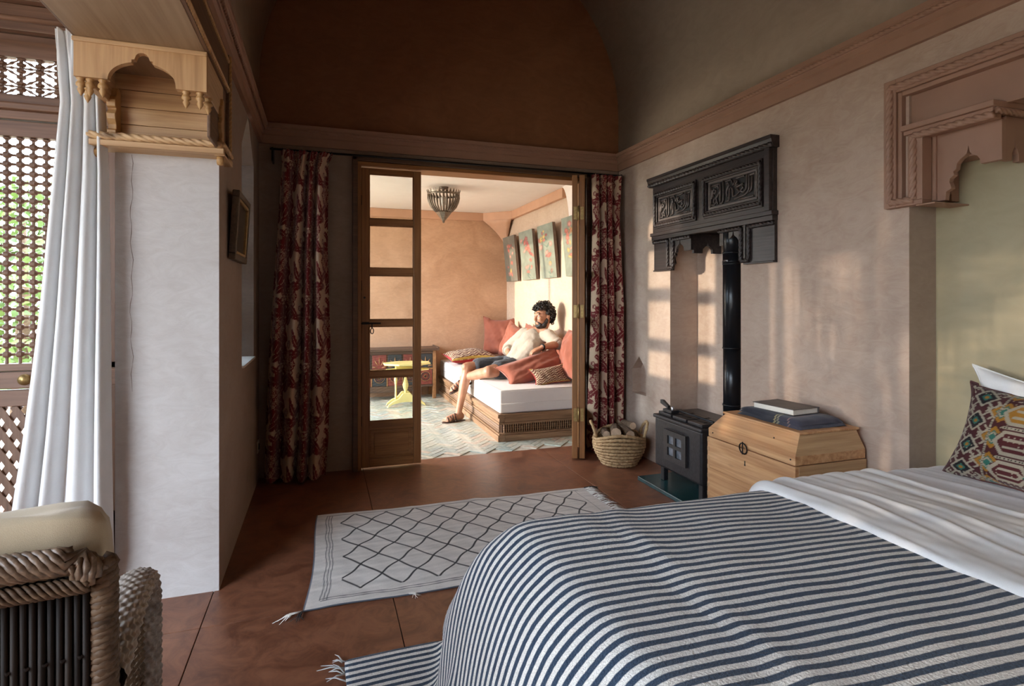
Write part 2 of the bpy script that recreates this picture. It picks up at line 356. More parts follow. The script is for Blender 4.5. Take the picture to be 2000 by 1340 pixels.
# ---- porch beside the room: floor is shared, wooden ceiling, posts, outer parapet
g = G().box((-2.3, -1.75, 2.62), (-0.78, 3.05, 2.70))
porch_ceiling = struct(g.obj('ceiling_porch', DARKWOOD), 'dark boarded wooden ceiling of the porch')
for y in np.arange(-1.5, 3.0, 0.45):
    board('joist', REDWOOD, (-2.3, y, 2.50), (-0.80, y + 0.09, 2.62), porch_ceiling)
struct(G().box((-2.3, -1.75, -0.05), (-0.8, -1.6, 2.62)).obj('wall_porch_rear', WALL), 'plastered end wall of the porch')
g = G()
for y in (-1.6, 2.82): g.box((-2.36, y, 0), (-2.26, y + 0.1, 2.5))
struct(g.box((-2.36, -1.6, 2.40), (-2.26, 2.92, 2.62)).obj('window_2', REDWOOD, bevel=0.005), 'wide open wooden front of the porch')
# ---- sitting room
g = G().box((-1.2, 4.37, -0.12), (2.6, YF + 0.1, -0.008))
floor2 = struct(g.obj('floor_sitting_room', plain('grout_pale', (0.50, 0.46, 0.38), 0.9)), 'pale green glazed herringbone tile floor of the sitting room')
wall_far = struct(G().box((-1.2, YF, -0.05), (2.6, YF + 0.15, 2.5)).obj('wall_far', SITWALL), 'ochre plaster far wall of the sitting room')
wall_sr = struct(G().box((XR, 4.45, -0.05), (2.6, YF, 2.5)).obj('wall_sitting_room_right', SITWALL2), 'sunlit cream plaster wall behind the sofa')
g = G().box((-1.2, 4.45, -0.05), (-1.0, 4.7, 2.5)).box((-1.2, 7.2, -0.05), (-1.0, YF, 2.5)).box((-1.2, 4.7, -0.05), (-1.0, 7.2, 0.10)).box((-1.2, 4.7, 2.28), (-1.0, 7.2, 2.5))
struct(g.obj('wall_sitting_room_left', SITWALL), 'window wall of the sitting room')
struct(G().box((-1.2, 4.3, -0.05), (-0.8, 4.45, 2.5)).obj('wall_sitting_room_front', SITWALL), 'short plaster wall of the sitting room beside the window')
g = G()
for y in (4.7, 5.92, 7.14): g.box((-1.13, y, 0.10), (-1.07, y + 0.06, 2.28))
win3 = struct(g.box((-1.13, 4.7, 0.10), (-1.07, 7.2, 0.15)).box((-1.13, 4.7, 2.23), (-1.07, 7.2, 2.28)).obj('window_3', DOORWOOD), 'wide wooden window of the sitting room')
ceil2 = struct(G().box((-1.2, 4.45, 2.40), (2.6, YF + 0.1, 2.52)).obj('ceiling_sitting_room', WHITE), 'flat cream white ceiling of the sitting room')
# band under that ceiling, with the chamfered corner and its pendentive
BAND = plain('band_pink_ochre', (0.56, 0.32, 0.20), 0.7, var=0.06, scale=6, bs=0.05)
tr4 = struct(G().box((-1.0, YF - 0.05, 2.295), (2.06, YF, 2.40)).box((XR - 0.05, 5.36, 2.295), (XR, 7.02, 2.40)).obj('trim_4', BAND, bevel=0.006), 'pinkish band under the sitting room ceiling')
G().prism([(2.05, YF), (2.05, YF - 0.05), (2.35, 7.01), (2.40, 7.01), (2.40, YF)], 2, 2.295, 2.40).obj('corner_band', BAND, tr4, bevel=0.004)
# pendentive: curved triangle narrowing to the corner
rows = []
for i in range(9):
    t = i / 8; k = (1 - t) ** 1.7
    a = Vector((2.39 - 0.34 * k, YF - 0.004 - 0.045 * k, 2.30 - 0.40 * t)); b_ = Vector((2.396 - 0.045 * k, 7.35 - 0.34 * k, 2.30 - 0.40 * t))
    mid = (a + b_) / 2 + Vector((0.03, 0.03, 0)) * k * 0.2
    rows.append([a, (a + mid) / 2, mid, (mid + b_) / 2, b_])
G().grid([[tuple(p) for p in r] for r in rows]).obj('pendentive', BAND, tr4, smooth=True, solid=0.006)
# arch at the near end of the band on the right wall
pts = []
for i in range(13):
    a = PI / 2 * i / 12; pts.append((5.36 - 0.22 * math.sin(a), 2.40 - 0.62 * (1 - math.cos(a))))
poly = [(5.36, 2.40)] + [(y, z) for y, z in pts[1:]] + [(4.46, pts[-1][1]), (4.46, 2.40)]
G().prism(poly, 0, XR - 0.06, XR).obj('arch_soffit', WHITE, tr4)
for k in (): pass
# ---- herringbone tiles
TILES = []
for i, c in enumerate([(0.47, 0.51, 0.43), (0.54, 0.55, 0.46), (0.60, 0.58, 0.47), (0.42, 0.48, 0.43), (0.60, 0.52, 0.42), (0.50, 0.54, 0.48)]):
    TILES.append(plain('glazed_tile_%d' % i, c, 0.22, var=0.2, scale=25, bs=0.15))
tw, tl = 0.052, 0.156
tile_me = []
for m in TILES:
    gg = G().box((-tl / 2 + 0.002, -tw / 2 + 0.002, -0.008), (tl / 2 - 0.002, tw / 2 - 0.002, 0.0))
    me = bpy.data.meshes.new('tile'); me.from_pydata(gg.v, [], gg.f); me.materials.append(m); tile_me.append(me)
cands = []
s = tw; n = 3
for i in range(-90, 90):
    for j in range(-60, 60):
        # herringbone lattice: horizontal and vertical bricks on a staggered grid
        k = i * 1
        bx, by = (i + 0) * s, 0
        x0 = j * (2 * n) * s + i * s; y0 = i * s
        cands.append((x0 + n * s / 2, y0 + s / 2, 0.0)); cands.append((x0 + n * s + s / 2, y0 + n * s / 2 - (n - 1) * s, PI / 2))
spots = []
ca, sa = math.cos(PI / 4 + 0.02), math.sin(PI / 4 + 0.02)
for x, y, a in cands:
    X = 0.6 + ca * x - sa * y; Y = 5.8 + sa * x + ca * y
    if -0.95 < X < 2.3 and 4.44 < Y < 7.3 and not (X > 1.56 and Y > 4.8):
        jz = random.uniform(-0.0012, 0.0012)
        spots.append((X, Y, a + PI / 4 + 0.02, jz, random.choice([0, 0, 1, 1, 2, 3, 4, 5])))
seen = [p for p in spots if p[0] > 0.15 + (p[1] - 4.4) * 0.02 and p[0] < 1.5 + max(0, (4.75 - p[1])) * 3]
seen.sort(key=lambda p: p[1]); pick = set(map(id, seen[:300]))
rest = G(); rmi = []
for p in spots:
    X, Y, a, jz, mi = p
    if id(p) in pick:
        o = bpy.data.objects.new('tile', tile_me[mi]); C.objects.link(o); o.location = (X, Y, jz)
        o.rotation_euler = (random.uniform(-.006, .006), random.uniform(-.006, .006), a); o.parent = floor2
    else:
        gg = G().box((-tl / 2 + 0.002, -tw / 2 + 0.002, -0.008), (tl / 2 - 0.002, tw / 2 - 0.002, 0.0)); gg.xf(Matrix.Translation((X, Y, jz)) @ Matrix.Rotation(a, 4, 'Z'))
        rest.add(gg.v, gg.f); rmi += [mi] * 6
ro = rest.obj('tile_field', TILES[0], floor2); ro['kind'] = 'stuff'
for m in TILES[1:]: ro.data.materials.append(m)
ro.data.polygons.foreach_set('material_index', rmi)
# ---- outside: ground and garden
GROUND = plain('garden_ground', (0.45, 0.38, 0.28), 0.95, var=0.25, scale=3, bs=0.3)
struct(G().box((-30, -30, -0.4), (-1.25, 40, -0.15)).box((-1.25, 7.6, -0.4), (6, 40, -0.15)).obj('ground_garden', GROUND), 'sandy garden ground outside the lattice')
# ================================================================== CARVED WOODWORK
# lobed bottom contour shared by all hood boards: (distance from the inner end, height above the leg's foot)
LOBE = [(0.0, 0.13), (0.08, 0.13), (0.082, 0.150), (0.092, 0.166), (0.108, 0.174), (0.112, 0.180), (0.120, 0.186), (0.126, 0.216), (0.132, 0.186),
        (0.140, 0.178), (0.156, 0.168), (0.170, 0.152), (0.175, 0.126), (0.186, 0.119), (0.183, 0.104), (0.200, 0.092), (0.203, 0.078), (0.197, 0.062), (0.193, 0.048), (0.216, 0.036), (0.220, 0.0)]
def hood_front(name, mat, parent, x0, x1, y_in, sgn, z_foot, z_top, width, scale=1.0):
    """board in a plane of constant x; y runs from y_in (inner end) outward by sgn"""
    poly = [(y_in + sgn * s * scale, z_foot + h * scale) for s, h in LOBE] + [(y_in + sgn * width, z_foot), (y_in + sgn * width, z_top), (y_in, z_top)]
    return G().prism(poly, 0, x0, x1).obj(name, mat, parent, bevel=0.0015)
def hood_return(name, mat, parent, y0, y1, x_in, sgn, z_bot, z_top, width):
    """return board in a plane of constant y with a small keyhole notch in its lower edge"""
    k = [(0, 0), (0.32, 0), (0.33, 0.22), (0.42, 0.36), (0.47, 0.40), (0.50, 0.62), (0.53, 0.40), (0.60, 0.36), (0.68, 0.22), (0.69, 0.0), (1, 0)]
    h = (z_top - z_bot)
    poly = [(x_in + sgn * u * width, z_bot + v * min(0.13, h)) for u, v in k] + [(x_in + sgn * width, z_top), (x_in, z_top)]
    return G().prism(poly, 1, y0, y1).obj(name, mat, parent, bevel=0.0015)
def ropes(parent, mat, path, r, name='rope_moulding'):
    for a, b in zip(path[:-1], path[1:]): G().rope(a, b, r).obj(name, mat, parent, smooth=True)

# ---- black carved overmantel above the stove recess
man_t = thing('carved_overmantel', 'black carved wooden overmantel with two calligraphy panels above the stove recess', 'wood carving', (2.4, 3.1, 1.45))
x_f = 2.368
G().box((x_f, 2.50, 1.72), (2.399, 3.70, 2.09)).obj('back_board', BLACKWOOD, man_t, bevel=0.003)
G().prism([(2.3995, 2.09), (x_f - 0.006, 2.09), (x_f - 0.022, 2.118), (x_f - 0.026, 2.135), (x_f - 0.032, 2.14), (x_f - 0.032, 2.155), (2.399, 2.155)], 1, 2.485, 3.735).obj('top_cornice', BLACKWOOD, man_t)
ropes(man_t, BLACKWOOD, [(x_f - 0.014, 2.49, 2.104), (x_f - 0.014, 3.73, 2.104)], 0.017)
board('lower_ledge', BLACKWOOD, (x_f - 0.018, 2.49, 1.715), (2.399, 3.71, 1.74), man_t)
board('lower_ledge', BLACKWOOD, (x_f - 0.008, 2.495, 1.685), (2.399, 3.705, 1.715), man_t)
board('end_post', BLACKWOOD, (x_f - 0.022, 2.505, 1.74), (x_f + 0.01, 2.545, 2.09), man_t)
STROKES = [  # raised kufic-like lettering, panel units (s across 0..1 from the far end, t up 0..1)
    [(0.02, 0.97), (0.02, 0.04)], [(0.05, 0.90), (0.22, 0.92)], [(0.03, 0.10), (0.12, 0.08)], [(0.24, 0.96), (0.24, 0.14)], [(0.31, 1.0), (0.31, 0.18), (0.28, 0.06), (0.24, 0.10)],
    [(0.05, 0.75), (0.045, 0.35)], [(0.07, 0.42), (0.06, 0.66), (0.10, 0.74), (0.145, 0.66), (0.12, 0.54), (0.085, 0.60)], [(0.13, 0.80), (0.18, 0.86), (0.20, 0.72)],
    [(0.13, 0.34), (0.09, 0.30), (0.09, 0.18), (0.13, 0.12), (0.16, 0.22), (0.14, 0.34), (0.20, 0.48), (0.22, 0.58)], [(0.16, 0.22), (0.19, 0.08)],
    [(0.36, 0.94), (0.48, 0.96)], [(0.38, 0.80), (0.42, 0.86), (0.44, 0.74), (0.40, 0.62), (0.38, 0.46), (0.40, 0.30)], [(0.37, 0.10), (0.44, 0.12), (0.45, 0.60), (0.49, 0.66), (0.52, 0.52), (0.53, 0.24), (0.60, 0.26), (0.68, 0.40)],
    [(0.49, 0.94), (0.53, 0.70), (0.58, 0.90)], [(0.57, 0.66), (0.62, 0.84), (0.67, 0.68), (0.57, 0.66)], [(0.60, 0.58), (0.74, 0.66)], [(0.60, 0.56), (0.66, 0.40), (0.74, 0.32)], [(0.60, 0.94), (0.76, 0.96)],
    [(0.68, 0.40), (0.74, 0.50), (0.72, 0.58)], [(0.74, 0.30), (0.80, 0.40), (0.82, 1.0)], [(0.86, 0.96), (0.86, 0.40), (0.84, 0.28), (0.78, 0.20), (0.56, 0.12)], [(0.92, 0.86), (0.91, 0.34), (0.87, 0.26)], [(0.88, 0.92), (0.97, 0.94)], [(0.66, 0.06), (0.95, 0.08)], [(0.985, 1.0), (0.985, 0.06)]]
def calligraphy(y0, y1, z0, z1):
    """framed panel; y0 is the far end"""
    fx = x_f - 0.012
    for a, b, c, d in ((y1 - .03, y0 + .03, z1, z1 + .045), (y1 - .03, y0 + .03, z0 - .045, z0)):
        board('panel_frame', BLACKWOOD, (fx, a, c), (x_f, b, d), man_t)
    for a, b in ((y1 - .03, y1), (y0, y0 + .03)): board('panel_frame', BLACKWOOD, (fx, a, z0), (x_f, b, z1), man_t)
    ropes(man_t, BLACKWOOD, [(fx - 0.003, y1 - .02, z1 + 0.022), (fx - 0.003, y0 + .02, z1 + 0.022), (fx - 0.003, y0 + .02, z0 - 0.022), (fx - 0.003, y1 - .02, z0 - 0.022), (fx - 0.003, y1 - .02, z1 + 0.022)], 0.014)
    ya, yb, za, zb = y0 - 0.035, y1 + 0.02, z0 + 0.018, z1 - 0.018
    pan = G().box((x_f - 0.0015, yb - 0.01, z0 + 0.006), (x_f + 0.003, ya + 0.012, z1 - 0.006)).obj('calligraphy_panel', plain('black_ground', (0.008, 0.006, 0.006), 0.6), man_t)
    pan['label'] = 'panel of raised Arabic lettering on a sunk black ground'
    fr = G()
    for a, b, c, d in ((yb - .01, ya + .012, zb, zb + .012), (yb - .01, ya + .012, za - .012, za), (yb - .012, yb, za, zb), (ya, ya + .012, za, zb)): fr.box((x_f - 0.011, a, c), (x_f - 0.001, b, d))
    fr.obj('inner_border', LETTER, pan)
    g = G()
    for st in STROKES: g.tube([(x_f - 0.007, ya + (yb - ya) * s, za + (zb - za) * t) for s, t in st], 0.0062, 6)
    g.obj('arabic_lettering', LETTER, pan, smooth=True)
LETTER = wood('wood_black_worn', (0.05, 0.038, 0.035), (0.10, 0.078, 0.072), (0.17, 0.135, 0.125), 1, 0.9, 0.36, 0.2)
calligraphy(3.63, 3.20, 1.815, 2.0); calligraphy(3.06, 2.60, 1.815, 2.0)
for y_in, sgn, wd in ((3.25, 1, 0.45), (2.96, -1, 0.46)):
    hood_front('hood_board', BLACKWOOD, man_t, x_f + 0.012, x_f + 0.034, y_in, sgn, 1.452, 1.69, wd)
    yr = y_in + sgn * 0.20; yo = y_in + sgn * wd
    fx = x_f + 0.006
    ropes(man_t, BLACKWOOD, [(fx, y_in, 1.672), (fx, yr, 1.672), (fx, yr, 1.475), (fx, yr + sgn * 0.065, 1.475), (fx, yr + sgn * 0.065, 1.672), (fx, yo, 1.672)], 0.014)
    board('hood_stile', BLACKWOOD, (fx - 0.004, yr + sgn * 0.024, 1.486), (fx + 0.008, yr + sgn * 0.041, 1.69), man_t)
    board('foot_strip', BLACKWOOD, (fx - 0.004, y_in + sgn * 0.222, 1.452), (fx + 0.01, yo, 1.462), man_t)
hood_return('hood_return', BLACKWOOD, man_t, 3.25, 3.272, 2.404, 1, 1.56, 1.695, 0.225)
hood_return('hood_return', BLACKWOOD, man_t, 2.938, 2.96, 2.404, 1, 1.56, 1.695, 0.225)
board('hood_top', BLACKWOOD, (x_f + 0.036, 2.94, 1.697), (2.63, 3.27, 1.715), man_t)

# ---- painted wooden hood framing the bed alcove (same design, terracotta paint)
alc = thing('painted_alcove_hood', 'terracotta painted wooden hood with rope mouldings framing the bed alcove', 'wood carving', (2.4, 1.7, 1.65))
y1 = -0.30
def frame_bar(a, b): board('frame_board', TRIM, a, b, alc, 0.003)
frame_bar((2.362, 1.79, 1.645), (2.42, 1.845, 2.205)); frame_bar((2.362, y1, 2.145), (2.42, 1.79, 2.205))
frame_bar((2.375, 1.772, 1.66), (2.42, 1.79, 2.145)); frame_bar((2.375, y1, 2.125), (2.42, 1.772, 2.145))
frame_bar((2.362, 1.675, 1.645), (2.42, 1.79, 1.665)); frame_bar((2.362, 1.675, 1.665), (2.42, 1.738, 1.945)); frame_bar((2.362, 1.42, 1.925), (2.42, 1.675, 1.945))
frame_bar((2.355, 1.41, 1.945), (2.56, 1.75, 1.962)); frame_bar((2.34, 1.40, 1.962), (2.56, 1.755, 1.985))
ropes(alc, TRIM, [(2.360, y1, 2.170), (2.360, 1.815, 2.170), (2.360, 1.815, 1.668), (2.360, 1.712, 1.668), (2.360, 1.712, 1.935), (2.360, 1.41, 1.935)], 0.016)
ropes(alc, TRIM, [(2.365, 1.405, 1.95), (2.56, 1.405, 1.95)], 0.013)
board('upper_panel', TRIM, (2.415, y1, 1.98), (2.44, 1.772, 2.145), alc); board('side_panel', TRIM, (2.415, 1.73, 1.66), (2.44, 1.79, 1.98), alc)
hood_front('hood_board', TRIM, alc, 2.43, 2.455, 1.425, 1, 1.655, 1.93, 0.255, 0.93)
hood_return('hood_return', TRIM, alc, 1.426, 1.447, 2.456, 1, 1.775, 1.943, 0.105)
hood_return('jamb_return', TRIM, alc, 1.66, 1.676, 2.42, 1, 1.66, 1.93, 0.14)
board('foot_shelf', TRIM, (2.358, 1.62, 1.638), (2.56, 1.70, 1.6445), alc)
board('hood_core', TRIM, (2.457, 1.449, 1.82), (2.56, 1.655, 1.94), alc); board('beam', TRIM, (2.45, y1, 1.985), (2.56, 1.42, 2.01), alc)

# ---- pine lintel and corbel on the pier beside the porch
pn = thing('pine_lintel', 'pale pine lintel with lobed arch corbel and turned pendants on the pier', 'wood carving', (-0.61, 2.6, 1.84))
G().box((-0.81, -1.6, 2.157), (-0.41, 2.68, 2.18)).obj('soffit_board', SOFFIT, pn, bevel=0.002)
G().box((-0.425, -1.6, 2.16), (-0.398, 2.80, 2.32)).obj('face_board', REDWOOD_Y := wood('wood_brown_y', (0.10, 0.05, 0.028), (0.15, 0.08, 0.045), (0.21, 0.115, 0.065), 1), pn, bevel=0.002)
G().box((-0.82, -1.6, 2.16), (-0.80, 2.42, 2.32)).obj('back_board', REDWOOD_Y, pn, bevel=0.002)
# arch board across the end (plane of constant y)
A = [(-0.815, 2.02), (-0.715, 2.02)] + [(-0.61 - 0.105 * math.cos(a), 2.022 + 0.07 * math.sin(a)) for a in np.linspace(0.1, 1.25, 8)] + [(-0.643, 2.099), (-0.634, 2.100)] + \
    [(-0.61 - 0.022 * math.cos(a), 2.104 + 0.022 * math.sin(a)) for a in np.linspace(0.1, PI - 0.1, 8)] + [(-0.586, 2.100), (-0.577, 2.099)] + \
    [(-0.61 + 0.105 * math.cos(a), 2.022 + 0.07 * math.sin(a)) for a in np.linspace(1.25, 0.1, 8)] + [(-0.505, 2.01), (-0.405, 2.01), (-0.405, 2.157), (-0.815, 2.157)]
G().prism(A, 1, 2.325, 2.352).obj('arch_board', PINE_Z, pn)
board('reed_strip', PINE_X, (-0.82, 2.318, 2.140), (-0.402, 2.327, 2.157), pn, 0.004)
board('cheek_board', PINE_Y, (-0.815, 2.35, 2.02), (-0.79, 2.69, 2.157), pn); board('cheek_board', PINE_Y, (-0.43, 2.35, 2.01), (-0.405, 2.69, 2.157), pn)
for k in range(4): board('backing_plank', PINE_X, (-0.81, 2.655, 1.885 + k * 0.07), (-0.41, 2.684, 1.953 + k * 0.07), pn, 0.002)
board('shelf', PINE_X, (-0.865, 2.575, 1.845), (-0.385, 2.70, 1.868), pn, 0.003)
ropes(pn, PINE_X, [(-0.86, 2.583, 1.884), (-0.392, 2.583, 1.884)], 0.017); ropes(pn, PINE_X, [(-0.392, 2.585, 1.884), (-0.392, 2.80, 1.884)], 0.014)
board('shelf_return', PINE_Y, (-0.425, 2.60, 1.842), (-0.385, 2.82, 1.866), pn)
for x in (-0.845, -0.405):  # small scroll under each end
    G().lathe((x - 0.012, 2.62, 1.825), [(0.0, 0), (0.018, 0), (0.020, 0.012), (0.018, 0.024), (0.0, 0.024)], 12, (1, 0, 0), False).obj('scroll', PINE_TURNED, pn, smooth=True)
for x, y in ((-0.80, 2.345), (-0.775, 2.35), (-0.735, 2.345), (-0.475, 2.345), (-0.43, 2.345), (-0.412, 2.40), (-0.805, 2.42)):
    zt = 2.022 if x < -0.6 else 2.012
    G().lathe((x, y, zt), [(0.012, 0), (0.014, -0.006), (0.009, -0.011), (0.015, -0.020), (0.016, -0.028), (0.008, -0.034), (0.012, -0.042), (0.008, -0.052), (0.004, -0.058), (0.0, -0.066)], 12, caps=False).obj('pendant', PINE_TURNED, pn, smooth=True)
WAVE = [(2.655, 1.895), (2.595, 1.895), (2.592, 1.912), (2.603, 1.918), (2.603, 1.935), (2.588, 1.955), (2.585, 1.975), (2.602, 1.992), (2.603, 2.0), (2.588, 2.004), (2.586, 2.03), (2.598, 2.046), (2.61, 2.055), (2.62, 2.085), (2.655, 2.085)]
for x in (-0.80, -0.425): G().prism(WAVE, 0, x, x + 0.03).obj('wave_bracket', PINE_TURNED, pn, bevel=0.002)
# facing on the room side: rope-bordered panel
board('face_panel', REDWOOD_Y, (-0.42, 2.42, 1.87), (-0.408, 2.78, 2.17), pn)
board('face_edge', REDWOOD_Y, (-0.42, 2.775, 1.86), (-0.394, 2.805, 2.335), pn)
ropes(pn, PINE_TURNED, [(-0.394, 2.79, 1.87), (-0.394, 2.79, 2.33)], 0.010); ropes(pn, PINE_TURNED, [(-0.397, -0.6, 2.172), (-0.397, 2.77, 2.172)], 0.010); ropes(pn, PINE_TURNED, [(-0.397, -0.6, 2.30), (-0.397, 2.77, 2.30)], 0.008)

# ---- lattice doors of the porch
LAT_Z = wood('wood_lattice', (0.10, 0.048, 0.026), (0.155, 0.077, 0.042), (0.20, 0.105, 0.06), 2)
def turned_bar(name, p0, p1, pitch, off, parent, r=0.0085):
    """square-knot turned lattice bar: a bead at each crossing"""
    p0, p1 = Vector(p0), Vector(p1); L = (p1 - p0).length; prof = []; k = off
    while k < L + pitch:
        for d, rr in ((-0.5, 0.55), (-0.34, 0.62), (-0.22, 1.25), (-0.10, 1.45), (0.10, 1.45), (0.22, 1.25), (0.34, 0.62)):
            h = k + d * pitch
            if 0 <= h <= L: prof.append((r * rr, h))
        k += pitch
    prof = [(r * 0.6, 0)] + prof + [(r * 0.6, L)]
    return G().lathe(p0, prof, 6, (p1 - p0) / L).obj(name, LAT_Z, parent)
def lattice_unit(name, label, x0, x1, y, detail=True):
    """in plane y; door leaf with turned lattice above, diagonal slats below, transom on top"""
    t = struct(bpy.data.objects.new(name, None), label); C.objects.link(t); t.location = (x0, y, 0)
    B = lambda n, a, b, bv=0.003: board(n, REDWOOD, a, b, t, bv)
    Bz = lambda n, a, b: board(n, LAT_Z, a, b, t)
    s = 0.075
    Bz('stile', (x0, y - 0.022, 0.0), (x0 + s, y + 0.022, 2.07)); Bz('stile', (x1 - s, y - 0.022, 0.0), (x1, y + 0.022, 2.07))
    B('rail', (x0, y - 0.022, 0.03), (x1, y + 0.022, 0.33)); B('rail', (x0 + s, y - 0.018, 0.80), (x1 - s, y + 0.018, 0.868)); B('lock_rail', (x0, y - 0.026, 0.875), (x1, y + 0.02, 0.945))
    B('rail', (x0, y - 0.022, 0.948), (x1, y + 0.022, 0.978)); B('rail', (x0, y - 0.022, 1.925), (x1, y + 0.022, 1.99))
    B('transom_rail', (x0, y - 0.03, 1.995), (x1, y + 0.02, 2.03)); B('transom_moulding', (x0, y - 0.055, 2.03), (x1, y + 0.02, 2.06), 0.008); B('transom_rail', (x0, y - 0.022, 2.062), (x1, y + 0.02, 2.10))
    B('head_rail', (x0, y - 0.022, 2.255), (x1, y + 0.02, 2.35)); B('header', (x0, y - 0.06, 2.352), (x1, y + 0.02, 2.46)); B('header', (x0, y - 0.10, 2.462), (x1, y + 0.02, 2.62))
    xa, xb, za, zb = x0 + s, x1 - s, 0.978, 1.925
    px_, pz = 0.0455, 0.0385
    n = int(round((xb - xa) / px_)); px_ = (xb - xa) / n; m = int(round((zb - za) / pz)); pz = (zb - za) / m
    for i in range(1, n): turned_bar('lattice_bar', (xa + i * px_, y, za), (xa + i * px_, y, zb), pz, pz, t, 0.0112)
    for j in range(1, m): turned_bar('lattice_bar', (xa, y, za + j * pz), (xb, y, za + j * pz), px_, px_, t, 0.0100)
    if not detail:
        board('lower_panel', REDWOOD, (xa, y - 0.012, 0.33), (xb, y + 0.012, 0.80), t)
        board('upper_panel', REDWOOD, (x0, y - 0.012, 2.10), (x1, y + 0.012, 2.255), t); return t
    # diagonal slats below
    w_, hgt = xb - xa, 0.47
    def slat(sg):
        c = -0.30 * 1.0
        k = -0.35
        while k < w_ + 0.35:
            p = [(xa + k, 0.33), (xa + k + sg * 0.27, 0.80)]
            q = []
            for X, Z in p: q.append([X, Z])
            # clip to the opening
            (X0, Z0), (X1, Z1) = q; lo, hi = (0.0, 1.0)
            for bound, d in ((xa, 1), (xb, -1)):
                f0, f1 = d * (X0 - bound), d * (X1 - bound)
                if f0 < 0 and f1 < 0: lo, hi = 1, 0
                elif f0 < 0: lo = max(lo, f0 / (f0 - f1))
                elif f1 < 0: hi = min(hi, f0 / (f0 - f1))
            if hi - lo > 0.03:
                a = Vector((X0 + (X1 - X0) * lo, 0, Z0 + (Z1 - Z0) * lo)); b = Vector((X0 + (X1 - X0) * hi, 0, Z0 + (Z1 - Z0) * hi))
                nn = Vector((b.z - a.z, 0, -(b.x - a.x))).normalized() * 0.012
                yy = y + (0.004 if sg > 0 else -0.008)
                g = G(); P = [a - nn, a + nn, b + nn, b - nn]
                g.add([(v.x, yy, v.z) for v in P] + [(v.x, yy + 0.008, v.z) for v in P], [(0, 1, 2, 3), (7, 6, 5, 4), (0, 4, 5, 1), (1, 5, 6, 2), (2, 6, 7, 3), (3, 7, 4, 0)])
                g.obj('diagonal_slat', LAT_Z, t)
            k += 0.052
    slat(1); slat(-1)
    G().prism([(xa, 0.80), (xa, 0.70), (xa + 0.05, 0.76), (xa + 0.10, 0.80)], 1, y - 0.02, y - 0.01).obj('corner_bracket', REDWOOD, t)
    G().prism([(xb, 0.80), (xb, 0.70), (xb - 0.05, 0.76), (xb - 0.10, 0.80)], 1, y - 0.02, y - 0.01).obj('corner_bracket', REDWOOD, t)
    # starburst transom: posts with turned spokes
    n = int(round((x1 - x0) / 0.062)); d = (x1 - x0) / n; za, zb = 2.10, 2.255
    for i in range(n + 1):
        X = x0 + i * d
        turned_bar('transom_bar', (X, y, za), (X, y, zb), 0.026, 0.0, t, 0.0125)
        if i == n: break
        for j, zc in enumerate((2.139, 2.216)):
            for dz in (-0.038, 0, 0.038):
                if (i + j) % 2 == 0: a, b = (X, y, zc), (X + d, y, zc + dz)
                else: a, b = (X, y, zc + dz), (X + d, y, zc)
                aa, bb = Vector(a), Vector(b); mid = (aa + bb) / 2
                G().tube([aa, aa.lerp(bb, .35), mid, aa.lerp(bb, .65), bb], [0.0036, 0.0036, 0.0075, 0.0036, 0.0036], 5).obj('spoke', LAT_Z, t)
    return t
d1 = lattice_unit('door_1', 'brown lattice door with diagonal lower slats and starburst transom behind the white curtain', -1.46, -0.81, 2.90)
G().lathe((-1.165, 2.874, 0.915), [(0.006, 0), (0.007, 0.012), (0.018, 0.018), (0.024, 0.03), (0.021, 0.042), (0.010, 0.05), (0.0, 0.052)], 16, (0, -1, 0), False).obj('door_knob', BRASS, d1, smooth=True)
d2 = lattice_unit('door_2', 'brown lattice door at the outer end of the porch', -2.20, -1.47, 2.90, False)
board('door_post', LAT_Z, (-2.30, 2.86, 0), (-2.20, 2.94, 2.62), d2)
# lattice screens along the open front of the porch: they dapple the low sun
for k, (ya, yb) in enumerate(((1.30, 2.03), (2.05, 2.78))):
    d = lattice_unit('door_%d' % (3 + k), ['lattice screen of the porch front farther from the corner', 'lattice screen of the porch front next to the corner'][k], 0, yb - ya, 0.0, False)
    d.location = (-2.31, ya, 0); d.rotation_euler = (0, 0, PI / 2)
    for ch in d.children: ch.matrix_parent_inverse = Matrix.Identity(4)

